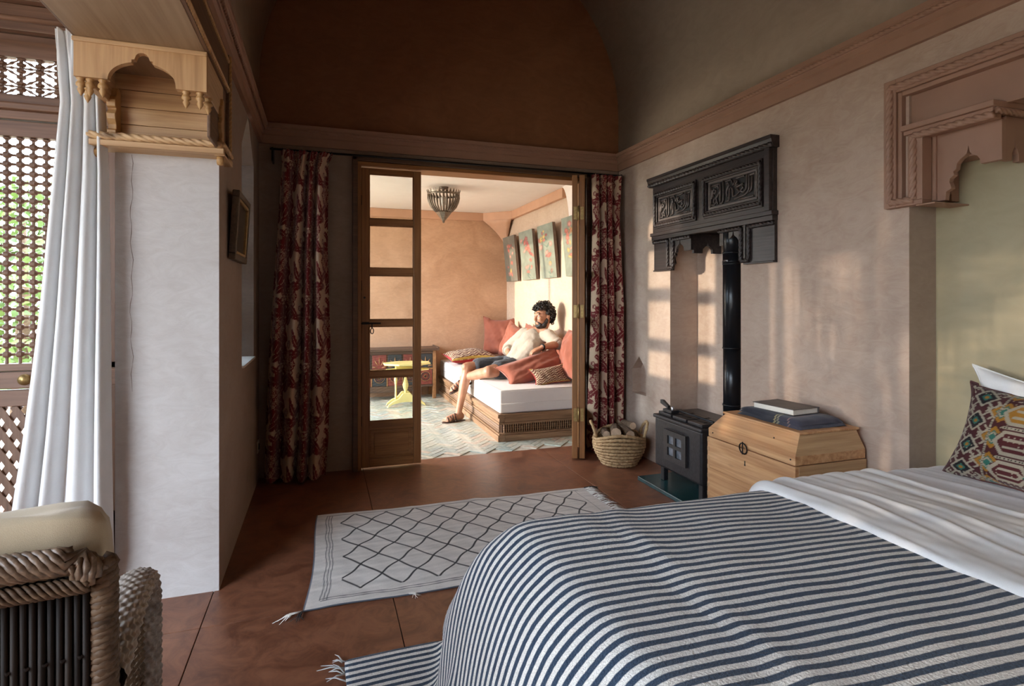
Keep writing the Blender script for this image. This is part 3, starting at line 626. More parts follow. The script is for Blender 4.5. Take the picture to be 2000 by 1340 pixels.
# ---- French door: dark frame, glazed leaf on the left, two leaves folded on the right
fr = struct(G().box((0.206, 4.20, 0.0), (0.240, 4.46, 2.275)).box((2.06, 4.20, 0.0), (2.10, 4.46, 2.275)).box((0.206, 4.20, 2.245), (2.10, 4.46, 2.285)).obj('door_frame', DARKWOOD, bevel=0.004), 'dark wooden frame of the wide doorway')
board('inner_frame', DOORWOOD, (0.240, 4.22, 0.0), (0.266, 4.40, 2.225), fr); board('head_rail', DOORWOOD_X, (0.240, 4.22, 2.215), (2.06, 4.40, 2.245), fr); board('inner_frame', DOORWOOD, (2.035, 4.22, 0.0), (2.06, 4.40, 2.225), fr)
def door_leaf(name, label, M, wd=0.437, th=0.042):
    t = struct(bpy.data.objects.new(name, None), label); C.objects.link(t)
    def B(n, mat, a, b, bv=0.004): return G().box(a, b).xf(M).obj(n, mat, t, bevel=bv)
    zt = 2.205; s = 0.056
    B('stile', DOORWOOD, (0, 0, 0.012), (s, th, zt)); B('stile', DOORWOOD, (wd - s, 0, 0.012), (wd, th, zt))
    rows = [(2.165, 1.835), (1.788, 1.472), (1.420, 1.092), (1.045, 0.715), (0.668, 0.345)]
    B('rail', DOORWOOD_X, (s, 0.001, 2.165), (wd - s, th - 0.001, zt)); B('rail', DOORWOOD_X, (s, 0.001, 0.285), (wd - s, th - 0.001, 0.345)); B('rail', DOORWOOD_X, (s, 0.001, 0.012), (wd - s, th - 0.001, 0.075))
    for (a, b), (c, d) in zip(rows[:-1], rows[1:]): B('glazing_bar', DOORWOOD_X, (s, 0.003, c), (wd - s, th - 0.003, b))
    for a, b in rows:
        G().box((s - 0.004, th / 2 - 0.002, b - 0.004), (wd - s + 0.004, th / 2 + 0.002, a + 0.004)).xf(M).obj('pane', GLASS, t)
        g = G()
        for p, q in (((s, b), (s + 0.007, a)), ((wd - s - 0.007, b), (wd - s, a)), ((s, b), (wd - s, b + 0.007)), ((s, a - 0.007), (wd - s, a))): g.box((p[0], th * 0.18, p[1]), (q[0], th * 0.42, q[1]))
        g.xf(M).obj('glazing_bead', DOORWOOD, t)
    B('bottom_panel', DOORWOOD_X, (s, th * 0.35, 0.075), (wd - s, th * 0.65, 0.285), 0.001)
    pm = G(); (a, b, c, d) = (s, wd - s, 0.075, 0.285)
    for p, q in (((a, c), (a + 0.016, d)), ((b - 0.016, c), (b, d)), ((a, c), (b, c + 0.016)), ((a, d - 0.016), (b, d))): pm.box((p[0], th * 0.12, p[1]), (q[0], th * 0.36, q[1]))
    pm.xf(M).obj('panel_moulding', DOORWOOD_X, t, bevel=0.004)
    B('raised_panel', DOORWOOD_X, (s + 0.035, th * 0.2, 0.105), (wd - s - 0.035, th * 0.36, 0.255), 0.006)
    return t
leaf = door_leaf('door_6', 'closed left leaf of the French door with five glass panes', Matrix.Translation((0.267, 4.238, 0)))
G().tube([(0.262, 4.232, 1.068), (0.405, 4.232, 1.068)], 0.0055, 8).obj('bolt', BLACK, leaf, smooth=True)
board('bolt_plate', BLACK, (0.272, 4.234, 1.060), (0.322, 4.239, 1.078), leaf, 0.001)
ring = [(0.343 + 0.011 * math.sin(2 * PI * i / 20), 4.228, 1.012 + 0.020 * math.cos(2 * PI * i / 20)) for i in range(21)]
rg = G().tube(ring, 0.0035, 6, False); rg.tube([(0.343, 4.230, 1.066), (0.343, 4.229, 1.030)], 0.004, 6); rg.obj('ring_handle', BLACK, leaf, smooth=True)
G().lathe((0.290, 4.238, 1.256), [(0.0, 0), (0.007, 0), (0.008, 0.003), (0.0, 0.004)], 12, (0, -1, 0), False).obj('keyhole', BLACK, leaf)
for z in (0.32, 1.31, 1.93): G().tube([(0.266, 4.232, z), (0.266, 4.232, z + 0.07)], 0.005, 8).obj('hinge', BLACK, leaf, smooth=True)
ang = math.atan2(0.36, 0.17)
MA = Matrix.Translation((1.868, 3.965, 0)) @ Matrix.Rotation(ang, 4, 'Z'); MB = Matrix.Translation((1.921, 3.945, 0)) @ Matrix.Rotation(ang, 4, 'Z')
la = door_leaf('door_7', 'inner folded leaf of the French door seen edge-on', MA, 0.37); lb = door_leaf('door_8', 'outer folded leaf of the French door beside the right curtain', MB, 0.37)
for z in (0.30, 1.10, 1.86):
    for dx in (0.004, 0.058): G().box((dx, -0.006, z), (dx + 0.0015, 0.0, z + 0.10)).xf(MA @ Matrix.Translation((0, 0.0, 0)) @ Matrix.Rotation(0, 4, 'Z')).obj('hinge_plate', BRASS, la)
    G().box((-0.003, 0.004, z), (0.0, 0.03, z + 0.10)).xf(MA).obj('hinge', BRASS, la, bevel=0.001); G().box((-0.003, 0.008, z), (0.0, 0.034, z + 0.10)).xf(MB).obj('hinge', BRASS, lb, bevel=0.001)
    G().tube([tuple(MA @ Vector((-0.004, -0.008, z - 0.005))), tuple(MA @ Vector((-0.004, -0.008, z + 0.105)))], 0.005, 8).obj('hinge_knuckle', BRASS, la, smooth=True)
# ================================================================== SITTING ROOM
OLDWOOD = wood('wood_old_carved_x', (0.15, 0.08, 0.04), (0.27, 0.155, 0.082), (0.40, 0.24, 0.135), 0, 1.0, 0.55, 0.25)
OLDWOOD_Y = wood('wood_old_carved_y', (0.15, 0.08, 0.04), (0.27, 0.155, 0.082), (0.40, 0.24, 0.135), 1, 1.0, 0.55, 0.25)
LINEN = fabric('linen_white', (0.80, 0.76, 0.72), soft=6, var=0.04)
TERRA = fabric('fabric_terracotta', (0.31, 0.10, 0.062), soft=9, var=0.16)
REDCLOTH = fabric('fabric_deep_red', (0.36, 0.02, 0.02), soft=9)
sofa = thing('sofa', 'low carved wooden sofa base with spindle panels against the sunlit wall', 'sofa', (1.9, 6.0, 0))
x0, x1, y0, y1 = 1.46, 2.39, 4.69, 7.33
board('core', DARKWOOD, (x0 + 0.035, y0 + 0.035, 0.0), (x1, y1, 0.235), sofa)
def sofa_band(name, z0, z1, out):
    board(name, OLDWOOD_Y, (x0 - out, y0 - out, z0), (x0 + 0.05, y1, z1), sofa); board(name, OLDWOOD, (x0 + 0.05, y0 - out, z0), (x1, y0 + 0.05, z1), sofa)
sofa_band('plinth', 0.0, 0.052, 0.014); sofa_band('lower_moulding', 0.053, 0.068, 0.004); sofa_band('upper_moulding', 0.146, 0.164, 0.004); sofa_band('frieze', 0.165, 0.205, 0.0); sofa_band('top_rail', 0.206, 0.238, 0.016)
sp = G().lathe((0, 0, 0.068), [(0.005, 0), (0.0075, 0.008), (0.004, 0.016), (0.0085, 0.030), (0.0055, 0.039), (0.0085, 0.048), (0.004, 0.062), (0.0075, 0.070), (0.005, 0.078)], 6)
sme = bpy.data.meshes.new('spindle'); sme.from_pydata(sp.v, [], sp.f); sme.materials.append(OLDWOOD_Y)
def spindle(x, y):
    o = bpy.data.objects.new('spindle', sme); C.objects.link(o); o.location = (x, y, 0); o.parent = sofa; o.matrix_parent_inverse = wm(sofa).inverted()
for i in range(41): spindle(x0 + 0.05 + i * 0.021, y0 + 0.016)
for i in range(118): spindle(x0 + 0.014, y0 + 0.05 + i * 0.0215)
def soft_box(name, mat, a, b, parent, bev=0.025, puff=0.0):
    g = G(); nx = ny = 14; (ax, ay, az), (bx, by, bz) = a, b
    g.box(a, b); o = g.obj(name, mat, parent, smooth=True, bevel=bev, segs=4); return o
mt = tag(soft_box('sofa_mattress', LINEN, (1.465, 4.695, 0.24), (2.385, 7.32, 0.445), None, 0.02), 'white linen covered mattress on the carved sofa base', 'mattress')
for z in (0.33,):
    G().tube([(1.463, 7.3, z), (1.463, 4.71, z - 0.004), (1.470, 4.694, z - 0.004), (2.38, 4.693, z)], 0.0028, 6).obj('piping', LINEN, mt, smooth=True)
G().tube([(1.48, 7.3, 0.443), (1.472, 4.72, 0.443), (1.49, 4.70, 0.443), (2.38, 4.70, 0.443)], 0.0035, 6).obj('piping', LINEN, mt, smooth=True)

def cushion_pts(w, h, t, n=34, seed=0, wr=0.010, pinch=0.10):
    """two-sided pillow, returns (front, back) grids in local u,v,n axes"""
    a = np.linspace(-1, 1, n); U, V = np.meshgrid(a, a, indexing='ij')
    e = np.clip(1 - U ** 2, 0, 1) ** 0.45 * np.clip(1 - V ** 2, 0, 1) ** 0.45
    k = 1 - pinch * ((1 - U ** 2) * np.abs(V) ** 3) ; k2 = 1 - pinch * ((1 - V ** 2) * np.abs(U) ** 3)
    X = U * w / 2 * k2; Y = V * h / 2 * k
    sl = fbm(np.stack([U * 0.4, V * 0.4], -1), seed + 50, 0.8, 2); X = X + 0.03 * w * sl * (1 + 0 * U); Y = Y + 0.03 * h * np.roll(sl, 7, 0)
    out = []
    for sg in (1, -1):
        nz = fbm(np.stack([U, V], -1), seed + (0 if sg > 0 else 9), 0.9, 3) * wr * (0.25 + e)
        # radial puckers near the corners
        ph = np.arctan2(np.abs(V), np.abs(U)); rad = np.maximum(np.abs(U), np.abs(V))
        nz = nz + wr * 0.6 * np.sin(ph * 14 + seed) * np.clip(rad - 0.45, 0, 1) * (1 - rad) * 6 * 0.5
        out.append(np.stack([X, Y, sg * t / 2 * e + nz * (1 - (rad ** 8))], -1))
    return out, U, V
def cushion(name, label, c, u, v, w, h, t, mat, back=None, seed=0, group=None, pattern=None, wr=0.014, n=34, pinch=0.17):
    u = Vector(u).normalized(); v = Vector(v); v = (v - u * v.dot(u)).normalized(); nn = u.cross(v); c = Vector(c)
    (F_, B_), U, V = cushion_pts(w, h, t, n, seed, wr, pinch)
    R = np.array([u, v, nn]); cc = np.array(c)
    pf = F_ @ R + cc; pb = B_ @ R + cc
    g = G(); g.grid(pf)
    if back is None: g.grid(pb, flip=True)
    pat = None
    if pattern is not None:
        p = pattern(U, V).reshape(-1, 3); pat = p if back is not None else np.concatenate([p, p])
    o = g.obj(name, mat, None, smooth=True, pattern=pat); tag(o, label, 'cushion', group)
    if back is not None: G().grid(pb, flip=True).obj('cushion_back', back, o, smooth=True)
    # welt round the seam
    m = n; ring = [pf[i, 0] for i in range(m)] + [pf[m - 1, i] for i in range(m)] + [pf[m - 1 - i, m - 1] for i in range(m)] + [pf[0, m - 1 - i] for i in range(m)]
    ring = [p for k, p in enumerate(ring) if k == 0 or np.linalg.norm(np.array(p) - np.array(ring[k - 1])) > 1e-4]
    G().tube(ring, 0.004, 5, False).obj('welt', back or mat, o, smooth=True)
    return o
def seg_d(U, V, a, b):
    ax, ay = a; bx, by = b; dx, dy = bx - ax, by - ay; L = dx * dx + dy * dy
    t = np.clip(((U - ax) * dx + (V - ay) * dy) / L, 0, 1); return np.hypot(U - ax - t * dx, V - ay - t * dy)
def kilim_small(U, V):
    """cream zigzag rows on dark red-brown"""
    out = np.zeros(U.shape + (3,)); out[:] = (0.10, 0.025, 0.02)
    z = np.abs(((U * 3.2) % 1) - 0.5) * 2
    b = ((V * 4.5 + z * 0.75) % 1)
    out[(b < 0.42)] = (0.62, 0.50, 0.33); out[(b > 0.18) & (b < 0.26)] = (0.16, 0.05, 0.03); out[np.abs(np.abs(V) - 0.93) < 0.05] = (0.45, 0.30, 0.06)
    return out
KILIM = painted('kilim_weave')
G6 = 'terracotta cushions on the sofa'
cushion('cushion', 'large terracotta cushion standing in the far corner of the sofa', (2.215, 7.13, 0.735), (0.80, -0.5, 0.0), (0.14, 0.12, 1), 0.46, 0.52, 0.21, TERRA, None, 1, G6)
cushion('cushion', 'terracotta cushion leaning on the wall second from the far corner', (2.285, 6.70, 0.69), (0.3, -1, -0.28), (0.25, 0.0, 1), 0.48, 0.46, 0.19, TERRA, None, 2, G6)
cushion('cushion', "terracotta cushion behind the seated man's neck", (2.30, 6.12, 0.73), (0.15, -1, 0.0), (0.2, 0.0, 1), 0.46, 0.46, 0.15, TERRA, None, 3, G6)
cushion('cushion', "terracotta cushion at the seated man's back by the wall", (2.315, 5.36, 0.665), (0.06, -1, 0.15), (0.18, 0, 1), 0.46, 0.42, 0.14, TERRA, None, 4, G6)
cushion('cushion', 'tall terracotta cushion leaning at the near end of the sofa', (2.285, 4.955, 0.70), (-0.02, -1, 0.12), (0.24, 0, 1), 0.44, 0.56, 0.20, TERRA, None, 5, G6)
cushion('cushion', "long terracotta cushion under the seated man's forearm", (1.945, 5.135, 0.578), (0.93, 0.10, 0.24), (0.10, 0.62, 0.75), 0.70, 0.28, 0.21, TERRA, None, 6, G6, wr=0.014)
cushion('patterned_cushion', 'small cream and brown zigzag cushion lying in front of the terracotta ones', (2.035, 4.935, 0.522), (0.95, 0.05, 0.12), (0.05, 0.35, 0.75), 0.37, 0.19, 0.13, KILIM, REDCLOTH, 7, 'patterned cushions on the sofa', kilim_small, 0.006, 60)
o = cushion('patterned_cushion', 'flat red-sided cushion with a cream and brown top on the far sofa end', (1.76, 6.90, 0.525), (1, 0.12, 0.02), (-0.1, 1, 0.12), 0.62, 0.46, 0.16, KILIM, REDCLOTH, 8, 'patterned cushions on the sofa', kilim_small, 0.006, 70)

# ---- pendant lamp
lamp = thing('pendant_lamp', 'silvered openwork pendant lamp hanging under the sitting room ceiling', 'lamp', (1.185, 5.74, 2.03))
LM = plain('lamp_old_silver', (0.19, 0.155, 0.12), 0.34, 0.85, 0.3, 60, 0.2)
LC = Vector((1.185, 5.74, 0))
def lp(r, z, a): return (LC.x + r * math.cos(a), LC.y + r * math.sin(a), z)
LP = [(0.160, 2.325), (0.160, 2.285), (0.152, 2.245), (0.130, 2.195), (0.098, 2.158), (0.072, 2.14)]
for k in range(28):
    a = 2 * PI * k / 28
    G().tube([lp(r, z, a) for r, z in LP], [0.006, 0.0085, 0.0085, 0.008, 0.0065, 0.005], 6).obj('rib', LM, lamp, smooth=True)
    G().add([lp(0.160, 2.325, a - 0.10), lp(0.160, 2.325, a + 0.10), lp(0.170, 2.366, a), lp(0.165, 2.325, a - 0.10), lp(0.165, 2.325, a + 0.10), lp(0.175, 2.366, a)],
            [(0, 1, 2), (5, 4, 3), (0, 3, 4, 1), (1, 4, 5, 2), (2, 5, 3, 0)]).obj('crown_leaf', LM, lamp)
G().lathe((LC.x, LC.y, 0), [(0.160, 2.330), (0.168, 2.330), (0.170, 2.318), (0.164, 2.310), (0.156, 2.316)], 32, caps=False).obj('rim', LM, lamp, smooth=True)
G().lathe((LC.x, LC.y, 0), [(0.0, 2.150), (0.080, 2.148), (0.082, 2.136), (0.058, 2.105), (0.034, 2.075), (0.018, 2.055), (0.012, 2.045), (0.014, 2.040), (0.010, 2.034), (0.0, 2.028)], 8, caps=False).obj('finial', LM, lamp)
G().lathe((LC.x, LC.y, 0), [(0.0, 2.40), (0.05, 2.40), (0.045, 2.385), (0.012, 2.375), (0.008, 2.15), (0.0, 2.15)], 12, caps=False).obj('stem', LM, lamp, smooth=True)
G().lathe((LC.x, LC.y, 0), [(0.0, 2.30), (0.03, 2.295), (0.035, 2.26), (0.02, 2.22), (0.0, 2.20)], 12, caps=False).obj('bulb', plain('bulb_milk', (0.8, 0.77, 0.7), 0.4, var=0.02), lamp, smooth=True)

# ---- flower canvases on the right wall
def flowers(seed, warm):
    r = np.random.default_rng(seed)
    n_u, n_v = 44, 110
    U, V = np.meshgrid(np.linspace(0, 1, n_u), np.linspace(0, 1, n_v), indexing='ij')
    base = np.array((0.23, 0.25, 0.19)) if warm else np.array((0.16, 0.145, 0.11))
    img = base * (0.8 + 0.4 * (fbm(np.stack([U * 2, V * 3], -1), seed, 1.0, 3)[..., None] * 0.35 + 0.5))
    Y = V * 2.4
    for _ in range(34):
        t = r.uniform(0.02, 0.98); cx = 0.5 + 0.18 * math.sin(t * 5 + seed) + r.normal(0, 0.14); cy = t * 2.4 * (0.9 if t > .8 else 1)
        k = r.choice(4, p=[.35, .3, .2, .15]) if r.uniform() < 0.62 and t > .12 else 5
        a, b = r.uniform(0.05, 0.13), r.uniform(0.04, 0.12); th = r.uniform(0, 3.1)
        dx, dy = (U - cx), (Y - cy); p = dx * math.cos(th) + dy * math.sin(th); q = -dx * math.sin(th) + dy * math.cos(th)
        c = [(0.46, 0.11, 0.075), (0.50, 0.22, 0.17), (0.28, 0.035, 0.04), (0.55, 0.34, 0.09), (0, 0, 0), (0.09, 0.16, 0.12)][k]
        d = (p / a) ** 2 + (q / (b * (0.35 if k == 5 else 1))) ** 2
        m = np.clip(1.6 - d, 0, 1) * (0.75 + 0.25 * np.sin(np.arctan2(q, p) * 5))
        img = img * (1 - m[..., None]) + np.array(c) * (0.8 + 0.5 * (d[..., None] < .35)) * m[..., None]
    return img, U, V
CANVAS = painted('canvas_paint', 0.6, 0.05)
EDGE = plain('canvas_edge', (0.16, 0.11, 0.08), 0.8)
for k, (ya, yb, lab) in enumerate(((7.22, 6.76, 'muted flower painting farthest along the sunlit wall'), (6.575, 6.11, 'middle flower painting with orange and red blooms'), (5.945, 5.50, 'flower painting with pink blooms nearest the doorway'), (5.265, 4.85, 'flower painting half hidden behind the folded door leaf'))):
    img, U, V = flowers(11 + k, k > 0)
    z0, z1 = 1.475, 2.06; tilt = 0.055
    P = np.stack([np.where(True, 2.352 - tilt * (V), 0), ya + (yb - ya) * U, z0 + (z1 - z0) * V], -1)
    o = G().grid(P).obj('flower_painting', CANVAS, None, pattern=img.reshape(-1, 3)); tag(o, lab, 'painting', 'flower paintings above the sofa')
    G().add([(2.353, ya, z0), (2.353, yb, z0), (2.353 - tilt, yb, z1), (2.353 - tilt, ya, z1), (2.385, ya, z0), (2.385, yb, z0), (2.385 - tilt, yb, z1), (2.385 - tilt, ya, z1)],
            [(0, 1, 2, 3)[::-1], (4, 5, 6, 7), (0, 4, 5, 1), (1, 5, 6, 2), (2, 6, 7, 3), (3, 7, 4, 0)]).obj('canvas_edge', EDGE, o)
    G().tube([(2.36 - tilt * 0.8, (ya + yb) / 2, z0 + (z1 - z0) * 0.8), (2.398, (ya + yb) / 2, z1 - 0.01)], 0.003, 5).obj('hanging_wire', BLACK, o)

# ---- painted chest by the far wall
ch = thing('painted_chest', 'dark painted wooden chest with red and blue rosettes by the far wall', 'chest', (0.85, 7.18, 0))
CH_D = wood('chest_dark_wood', (0.045, 0.026, 0.017), (0.09, 0.05, 0.032), (0.15, 0.085, 0.05), 0, 1.0, 0.5, 0.2)
CH_R = plain('chest_red_paint', (0.19, 0.04, 0.028), 0.6, var=0.35, scale=30); CH_B = plain('chest_blue_paint', (0.028, 0.032, 0.034), 0.6, var=0.35, scale=30); CH_O = plain('chest_orange_wood', (0.29, 0.14, 0.055), 0.55, var=0.3, scale=25)
cx0, cx1, cy0, cy1 = 0.33, 1.355, 7.0, 7.345
board('carcass', CH_D, (cx0, cy0 + 0.012, 0.15), (cx1, cy1, 0.60), ch)
board('top', CH_D, (cx0 - 0.03, cy0 - 0.025, 0.60), (cx1 + 0.035, cy1, 0.628), ch, 0.005); board('top_edge', CH_D, (cx1 + 0.012, cy0 - 0.025, 0.628), (cx1 + 0.035, cy1, 0.642), ch)
for x in (cx0 + 0.005, cx1 - 0.045): board('leg', CH_O, (x, cy0, 0.0), (x + 0.04, cy0 + 0.04, 0.60), ch); 
for x in (cx0 + 0.005, cx1 - 0.045): board('leg', CH_O, (x, cy1 - 0.045, 0.0), (x + 0.04, cy1 - 0.005, 0.15), ch)
board('rail', CH_O, (cx0 + 0.045, cy0, 0.365), (cx1 - 0.045, cy0 + 0.02, 0.385), ch); board('rail', CH_D, (cx0 + 0.045, cy0, 0.15), (cx1 - 0.045, cy0 + 0.02, 0.175), ch); board('rail', CH_D, (cx0 + 0.045, cy0, 0.565), (cx1 - 0.045, cy0 + 0.02, 0.60), ch)
board('base_moulding', CH_D, (cx0 + 0.045, cy0 + 0.004, 0.10), (cx1 - 0.3, cy0 + 0.03, 0.15), ch)
n = 5; wdt = (cx1 - cx0 - 0.09) / n
for i in range(n):
    xa = cx0 + 0.045 + i * wdt
    p = board('panel', CH_B if i % 2 else CH_R, (xa + 0.01, cy0 + 0.003, 0.18), (xa + wdt - 0.01, cy0 + 0.013, 0.36), ch)
    for r_, m_ in ((0.062, CH_O), (0.050, CH_B), (0.038, CH_R), (0.022, CH_O), (0.012, CH_B)):
        G().lathe((xa + wdt / 2, cy0 + 0.004, 0.28), [(r_ - 0.006, 0), (r_ - 0.004, 0.006 + (0.07 - r_) * 0.05), (r_, 0.005), (r_ + 0.001, 0)], 20, (0, -1, 0), False).obj('rosette', m_, p, smooth=True)
    p = board('panel', CH_R if i % 2 else CH_B, (xa + 0.01, cy0 + 0.003, 0.39), (xa + wdt - 0.01, cy0 + 0.013, 0.56), ch)
    for aa in np.linspace(0.15, PI - 0.15, 5):
        G().tube([(xa + wdt / 2 + q * math.cos(aa), cy0 + 0.002, 0.40 + q * 1.5 * math.sin(aa)) for q in (0.03, 0.06, 0.085)], [0.003, 0.008, 0.003], 6).obj('carved_ray', CH_O, p, smooth=True)
    board('divider', CH_O, (xa - 0.006, cy0, 0.175), (xa + 0.006, cy0 + 0.018, 0.365), ch)

# ---- yellow table
tb = thing('side_table', 'pale yellow folding side table with turned columns in front of the painted chest', 'table', (0.93, 6.62, 0))
YEL = plain('paint_yellow', (0.76, 0.66, 0.26), 0.5, var=0.06, scale=10, bs=0.05)
oct_ = [(0.93 + 0.285 * math.cos(a) * (1.0), 6.60 + 0.20 * math.sin(a)) for a in [PI / 8 + k * PI / 4 for k in range(8)]]
G().prism(oct_, 2, 0.485, 0.505).obj('top', YEL, tb, bevel=0.005)
oct2 = [(0.93 + 0.26 * math.cos(a), 6.56 + 0.13 * math.sin(a)) for a in [PI / 8 + k * PI / 4 for k in range(8)]]
G().prism(oct2, 2, 0.420, 0.436).obj('folded_leaf', YEL, tb, bevel=0.004)
board('bearer', YEL, (0.80, 6.56, 0.436), (1.06, 6.66, 0.485), tb)
def column(x, y, z0, z1, s=1.0):
    L = z1 - z0; pr = [(0.016, 0), (0.016, .05), (0.010, .08), (0.013, .12), (0.010, .2), (0.011, .5), (0.017, .62), (0.020, .68), (0.015, .76), (0.010, .80), (0.014, .85), (0.010, .90), (0.016, .95), (0.016, 1)]
    G().lathe((x, y, z0), [(r * s, h * L) for r, h in pr], 12).obj('column', YEL, tb, smooth=True)
column(0.80, 6.58, 0.085, 0.42); column(1.03, 6.58, 0.085, 0.42)
G().lathe((0.915, 6.60, 0.10), [(0.018, 0), (0.020, 0.03), (0.012, 0.06), (0.030, 0.12), (0.034, 0.15), (0.026, 0.18), (0.012, 0.24), (0.016, 0.28), (0.010, 0.32)], 12).obj('central_baluster', YEL, tb, smooth=True)
def tfoot(y):
    pol = [(0.70, 0.0), (0.715, 0.035), (0.76, 0.07), (0.83, 0.10), (0.88, 0.16), (0.96, 0.16), (1.01, 0.10), (1.08, 0.07), (1.125, 0.035), (1.14, 0.0), (1.09, 0.03), (1.0, 0.052), (0.92, 0.058), (0.84, 0.052), (0.75, 0.03)]
    G().prism(pol, 1, y, y + 0.022).obj('foot', YEL, tb, bevel=0.004)
tfoot(6.53); tfoot(6.68)
board('stretcher', YEL, (0.895, 6.55, 0.07), (0.945, 6.69, 0.10), tb)
# flat ring tray line on the floor in front of the table: a low yellow rail of a second stand
# ================================================================== THE SEATED MAN
def capsule(g, p, q, r0, r1, n=14):
    p, q = Vector(p), Vector(q); g.tube([p, q], [r0, r1], n); g.ball(p, r0, n, 8); g.ball(q, r1, n, 8)
def chain(g, pts):
    for (p, r), (q, s) in zip(pts[:-1], pts[1:]): capsule(g, p, q, r, s)
def remesh(o, vox, smooth=3, disp=None):
    md = o.modifiers.new('remesh', 'REMESH'); md.mode = 'VOXEL'; md.voxel_size = vox; md.use_smooth_shade = True
    if smooth:
        md = o.modifiers.new('smooth', 'SMOOTH'); md.factor = 0.5; md.iterations = smooth
    if disp:
        t = bpy.data.textures.new('folds', 'CLOUDS'); t.noise_scale = disp[1]; t.noise_depth = 3
        md = o.modifiers.new('folds', 'DISPLACE'); md.texture = t; md.strength = disp[0]; md.texture_coords = 'LOCAL'; md.mid_level = 0.5
        md = o.modifiers.new('smooth2', 'SMOOTH'); md.factor = 0.5; md.iterations = 2
    return o
def skin_mat():
    m, nt, b = new_mat('skin_tan'); n = noise(nt, coords(nt), 14, 5)
    link(nt, ramp(nt, n, [(0.3, (0.36, 0.165, 0.095)), (0.7, (0.50, 0.26, 0.16))]), b.inputs['Base Color'])
    b.inputs['Roughness'].default_value = 0.45; b.inputs['Subsurface Weight'].default_value = 0.06; b.inputs['Subsurface Radius'].default_value = (0.02, 0.008, 0.004); b.inputs['Subsurface Scale'].default_value = 0.5
    return m
SKIN = skin_mat()
HAIRM = plain('hair_black_brown', (0.012, 0.008, 0.006), 0.5, var=0.5, scale=80)
SHIRT = fabric('shirt_cream', (0.43, 0.37, 0.295), soft=12, var=0.06)
SHORTS = fabric('shorts_charcoal', (0.055, 0.06, 0.07), soft=20, var=0.2)
SANDAL = plain('sandal_brown_leather', (0.05, 0.026, 0.018), 0.45, var=0.3)
V3 = Vector
hf = V3((-0.965, -0.26, -0.03)).normalized(); hu = V3((0.06, 0.02, 1)); hu = (hu - hf * hu.dot(hf)).normalized(); hl = hu.cross(hf)   # face direction, up, his left
Hc = V3((2.19, 5.49, 1.062))
HR = Matrix((hf, hl, hu)).transposed()
H = lambda f, l, u: Hc + hf * f + hl * l + hu * u
g = G()
g.ball(H(-0.012, 0, 0.018), (0.098, 0.076, 0.098), 20, 14, HR); g.ball(H(0.022, 0, -0.035), (0.070, 0.060, 0.085), 18, 12, HR); g.ball(H(0.040, 0, -0.088), (0.045, 0.042, 0.032), 14, 10, HR)
capsule(g, H(0.082, 0, 0.018), H(0.106, 0, -0.026), 0.009, 0.013); g.ball(H(0.104, 0, -0.030), (0.016, 0.017, 0.012), 12, 8, HR)     # nose
capsule(g, H(0.080, -0.035, 0.030), H(0.080, 0.035, 0.030), 0.013, 0.013)                                                      # brow
capsule(g, H(0.080, -0.016, -0.058), H(0.080, 0.016, -0.058), 0.011, 0.011); capsule(g, H(0.076, -0.015, -0.072), H(0.076, 0.015, -0.072), 0.011, 0.011)  # lips
g.ball(H(0.058, 0.040, -0.018), (0.030, 0.022, 0.026), 12, 8, HR); g.ball(H(0.058, -0.040, -0.018), (0.030, 0.022, 0.026), 12, 8, HR)                   # cheeks
for s in (1, -1):
    g.ball(H(-0.012, 0.076 * s, -0.008), (0.018, 0.010, 0.030), 12, 8, HR); g.ball(H(-0.018, 0.082 * s, 0.004), (0.014, 0.008, 0.018), 10, 8, HR)      # ears
neck0 = V3((2.185, 5.52, 0.90)); chain(g, [(H(-0.02, 0, -0.06), 0.056), (V3((2.195, 5.505, 0.945)), 0.054), (neck0, 0.062)])
# torso, leaning back into the cushions
hipC = V3((1.885, 5.585, 0.545)); chest = V3((2.10, 5.55, 0.80))
chain(g, [(hipC, 0.115), (V3((1.98, 5.575, 0.665)), 0.115), (chest, 0.125), (neck0 - V3((0, 0, 0.03)), 0.085)])
shL = V3((2.215, 5.375, 0.865)); shR = V3((2.055, 5.70, 0.865))
chain(g, [(shL, 0.058), (neck0, 0.062), (shR, 0.058)])
def hand(g, wrist, fwd, up, lateral, curl, thumb_side, size=1.0):
    """palm and five separate fingers; fwd along the palm, up = back of the hand, lateral = towards the little finger"""
    f, u, l = V3(fwd).normalized(), V3(up).normalized(), V3(lateral).normalized(); w = V3(wrist)
    pc = w + f * 0.045 * size
    for k in (-1, -0.33, 0.33, 1): capsule(g, w + f * 0.012 + l * 0.018 * k, w + f * 0.082 * size + l * 0.030 * k, 0.0135, 0.0115)
    for k, (ln, off) in enumerate(((0.070, -1.0), (0.080, -0.36), (0.076, 0.30), (0.060, 0.95))):
        b = w + f * 0.086 * size + l * 0.031 * off; pts = [(b, 0.0098)]; d = (f + l * off * 0.13).normalized(); a = 0
        for seg, cl in ((0.45, curl * 0.6), (0.32, curl), (0.23, curl * 0.8)):
            a += cl; dd = (d * math.cos(a) - u * math.sin(a)); b = b + dd * ln * seg * size; pts.append((b, 0.0098 - 0.0012 * len(pts)))
        chain(g, pts)
    b = w + f * 0.022 - l * 0.022; chain(g, [(b, 0.014), (b + (f * 0.7 - l * 0.75 - u * 0.15) * 0.034, 0.0115), (b + (f * 0.95 - l * 0.72 - u * 0.3) * 0.060, 0.0100), (b + (f * 1.05 - l * 0.58 - u * 0.45) * 0.082, 0.0085)])
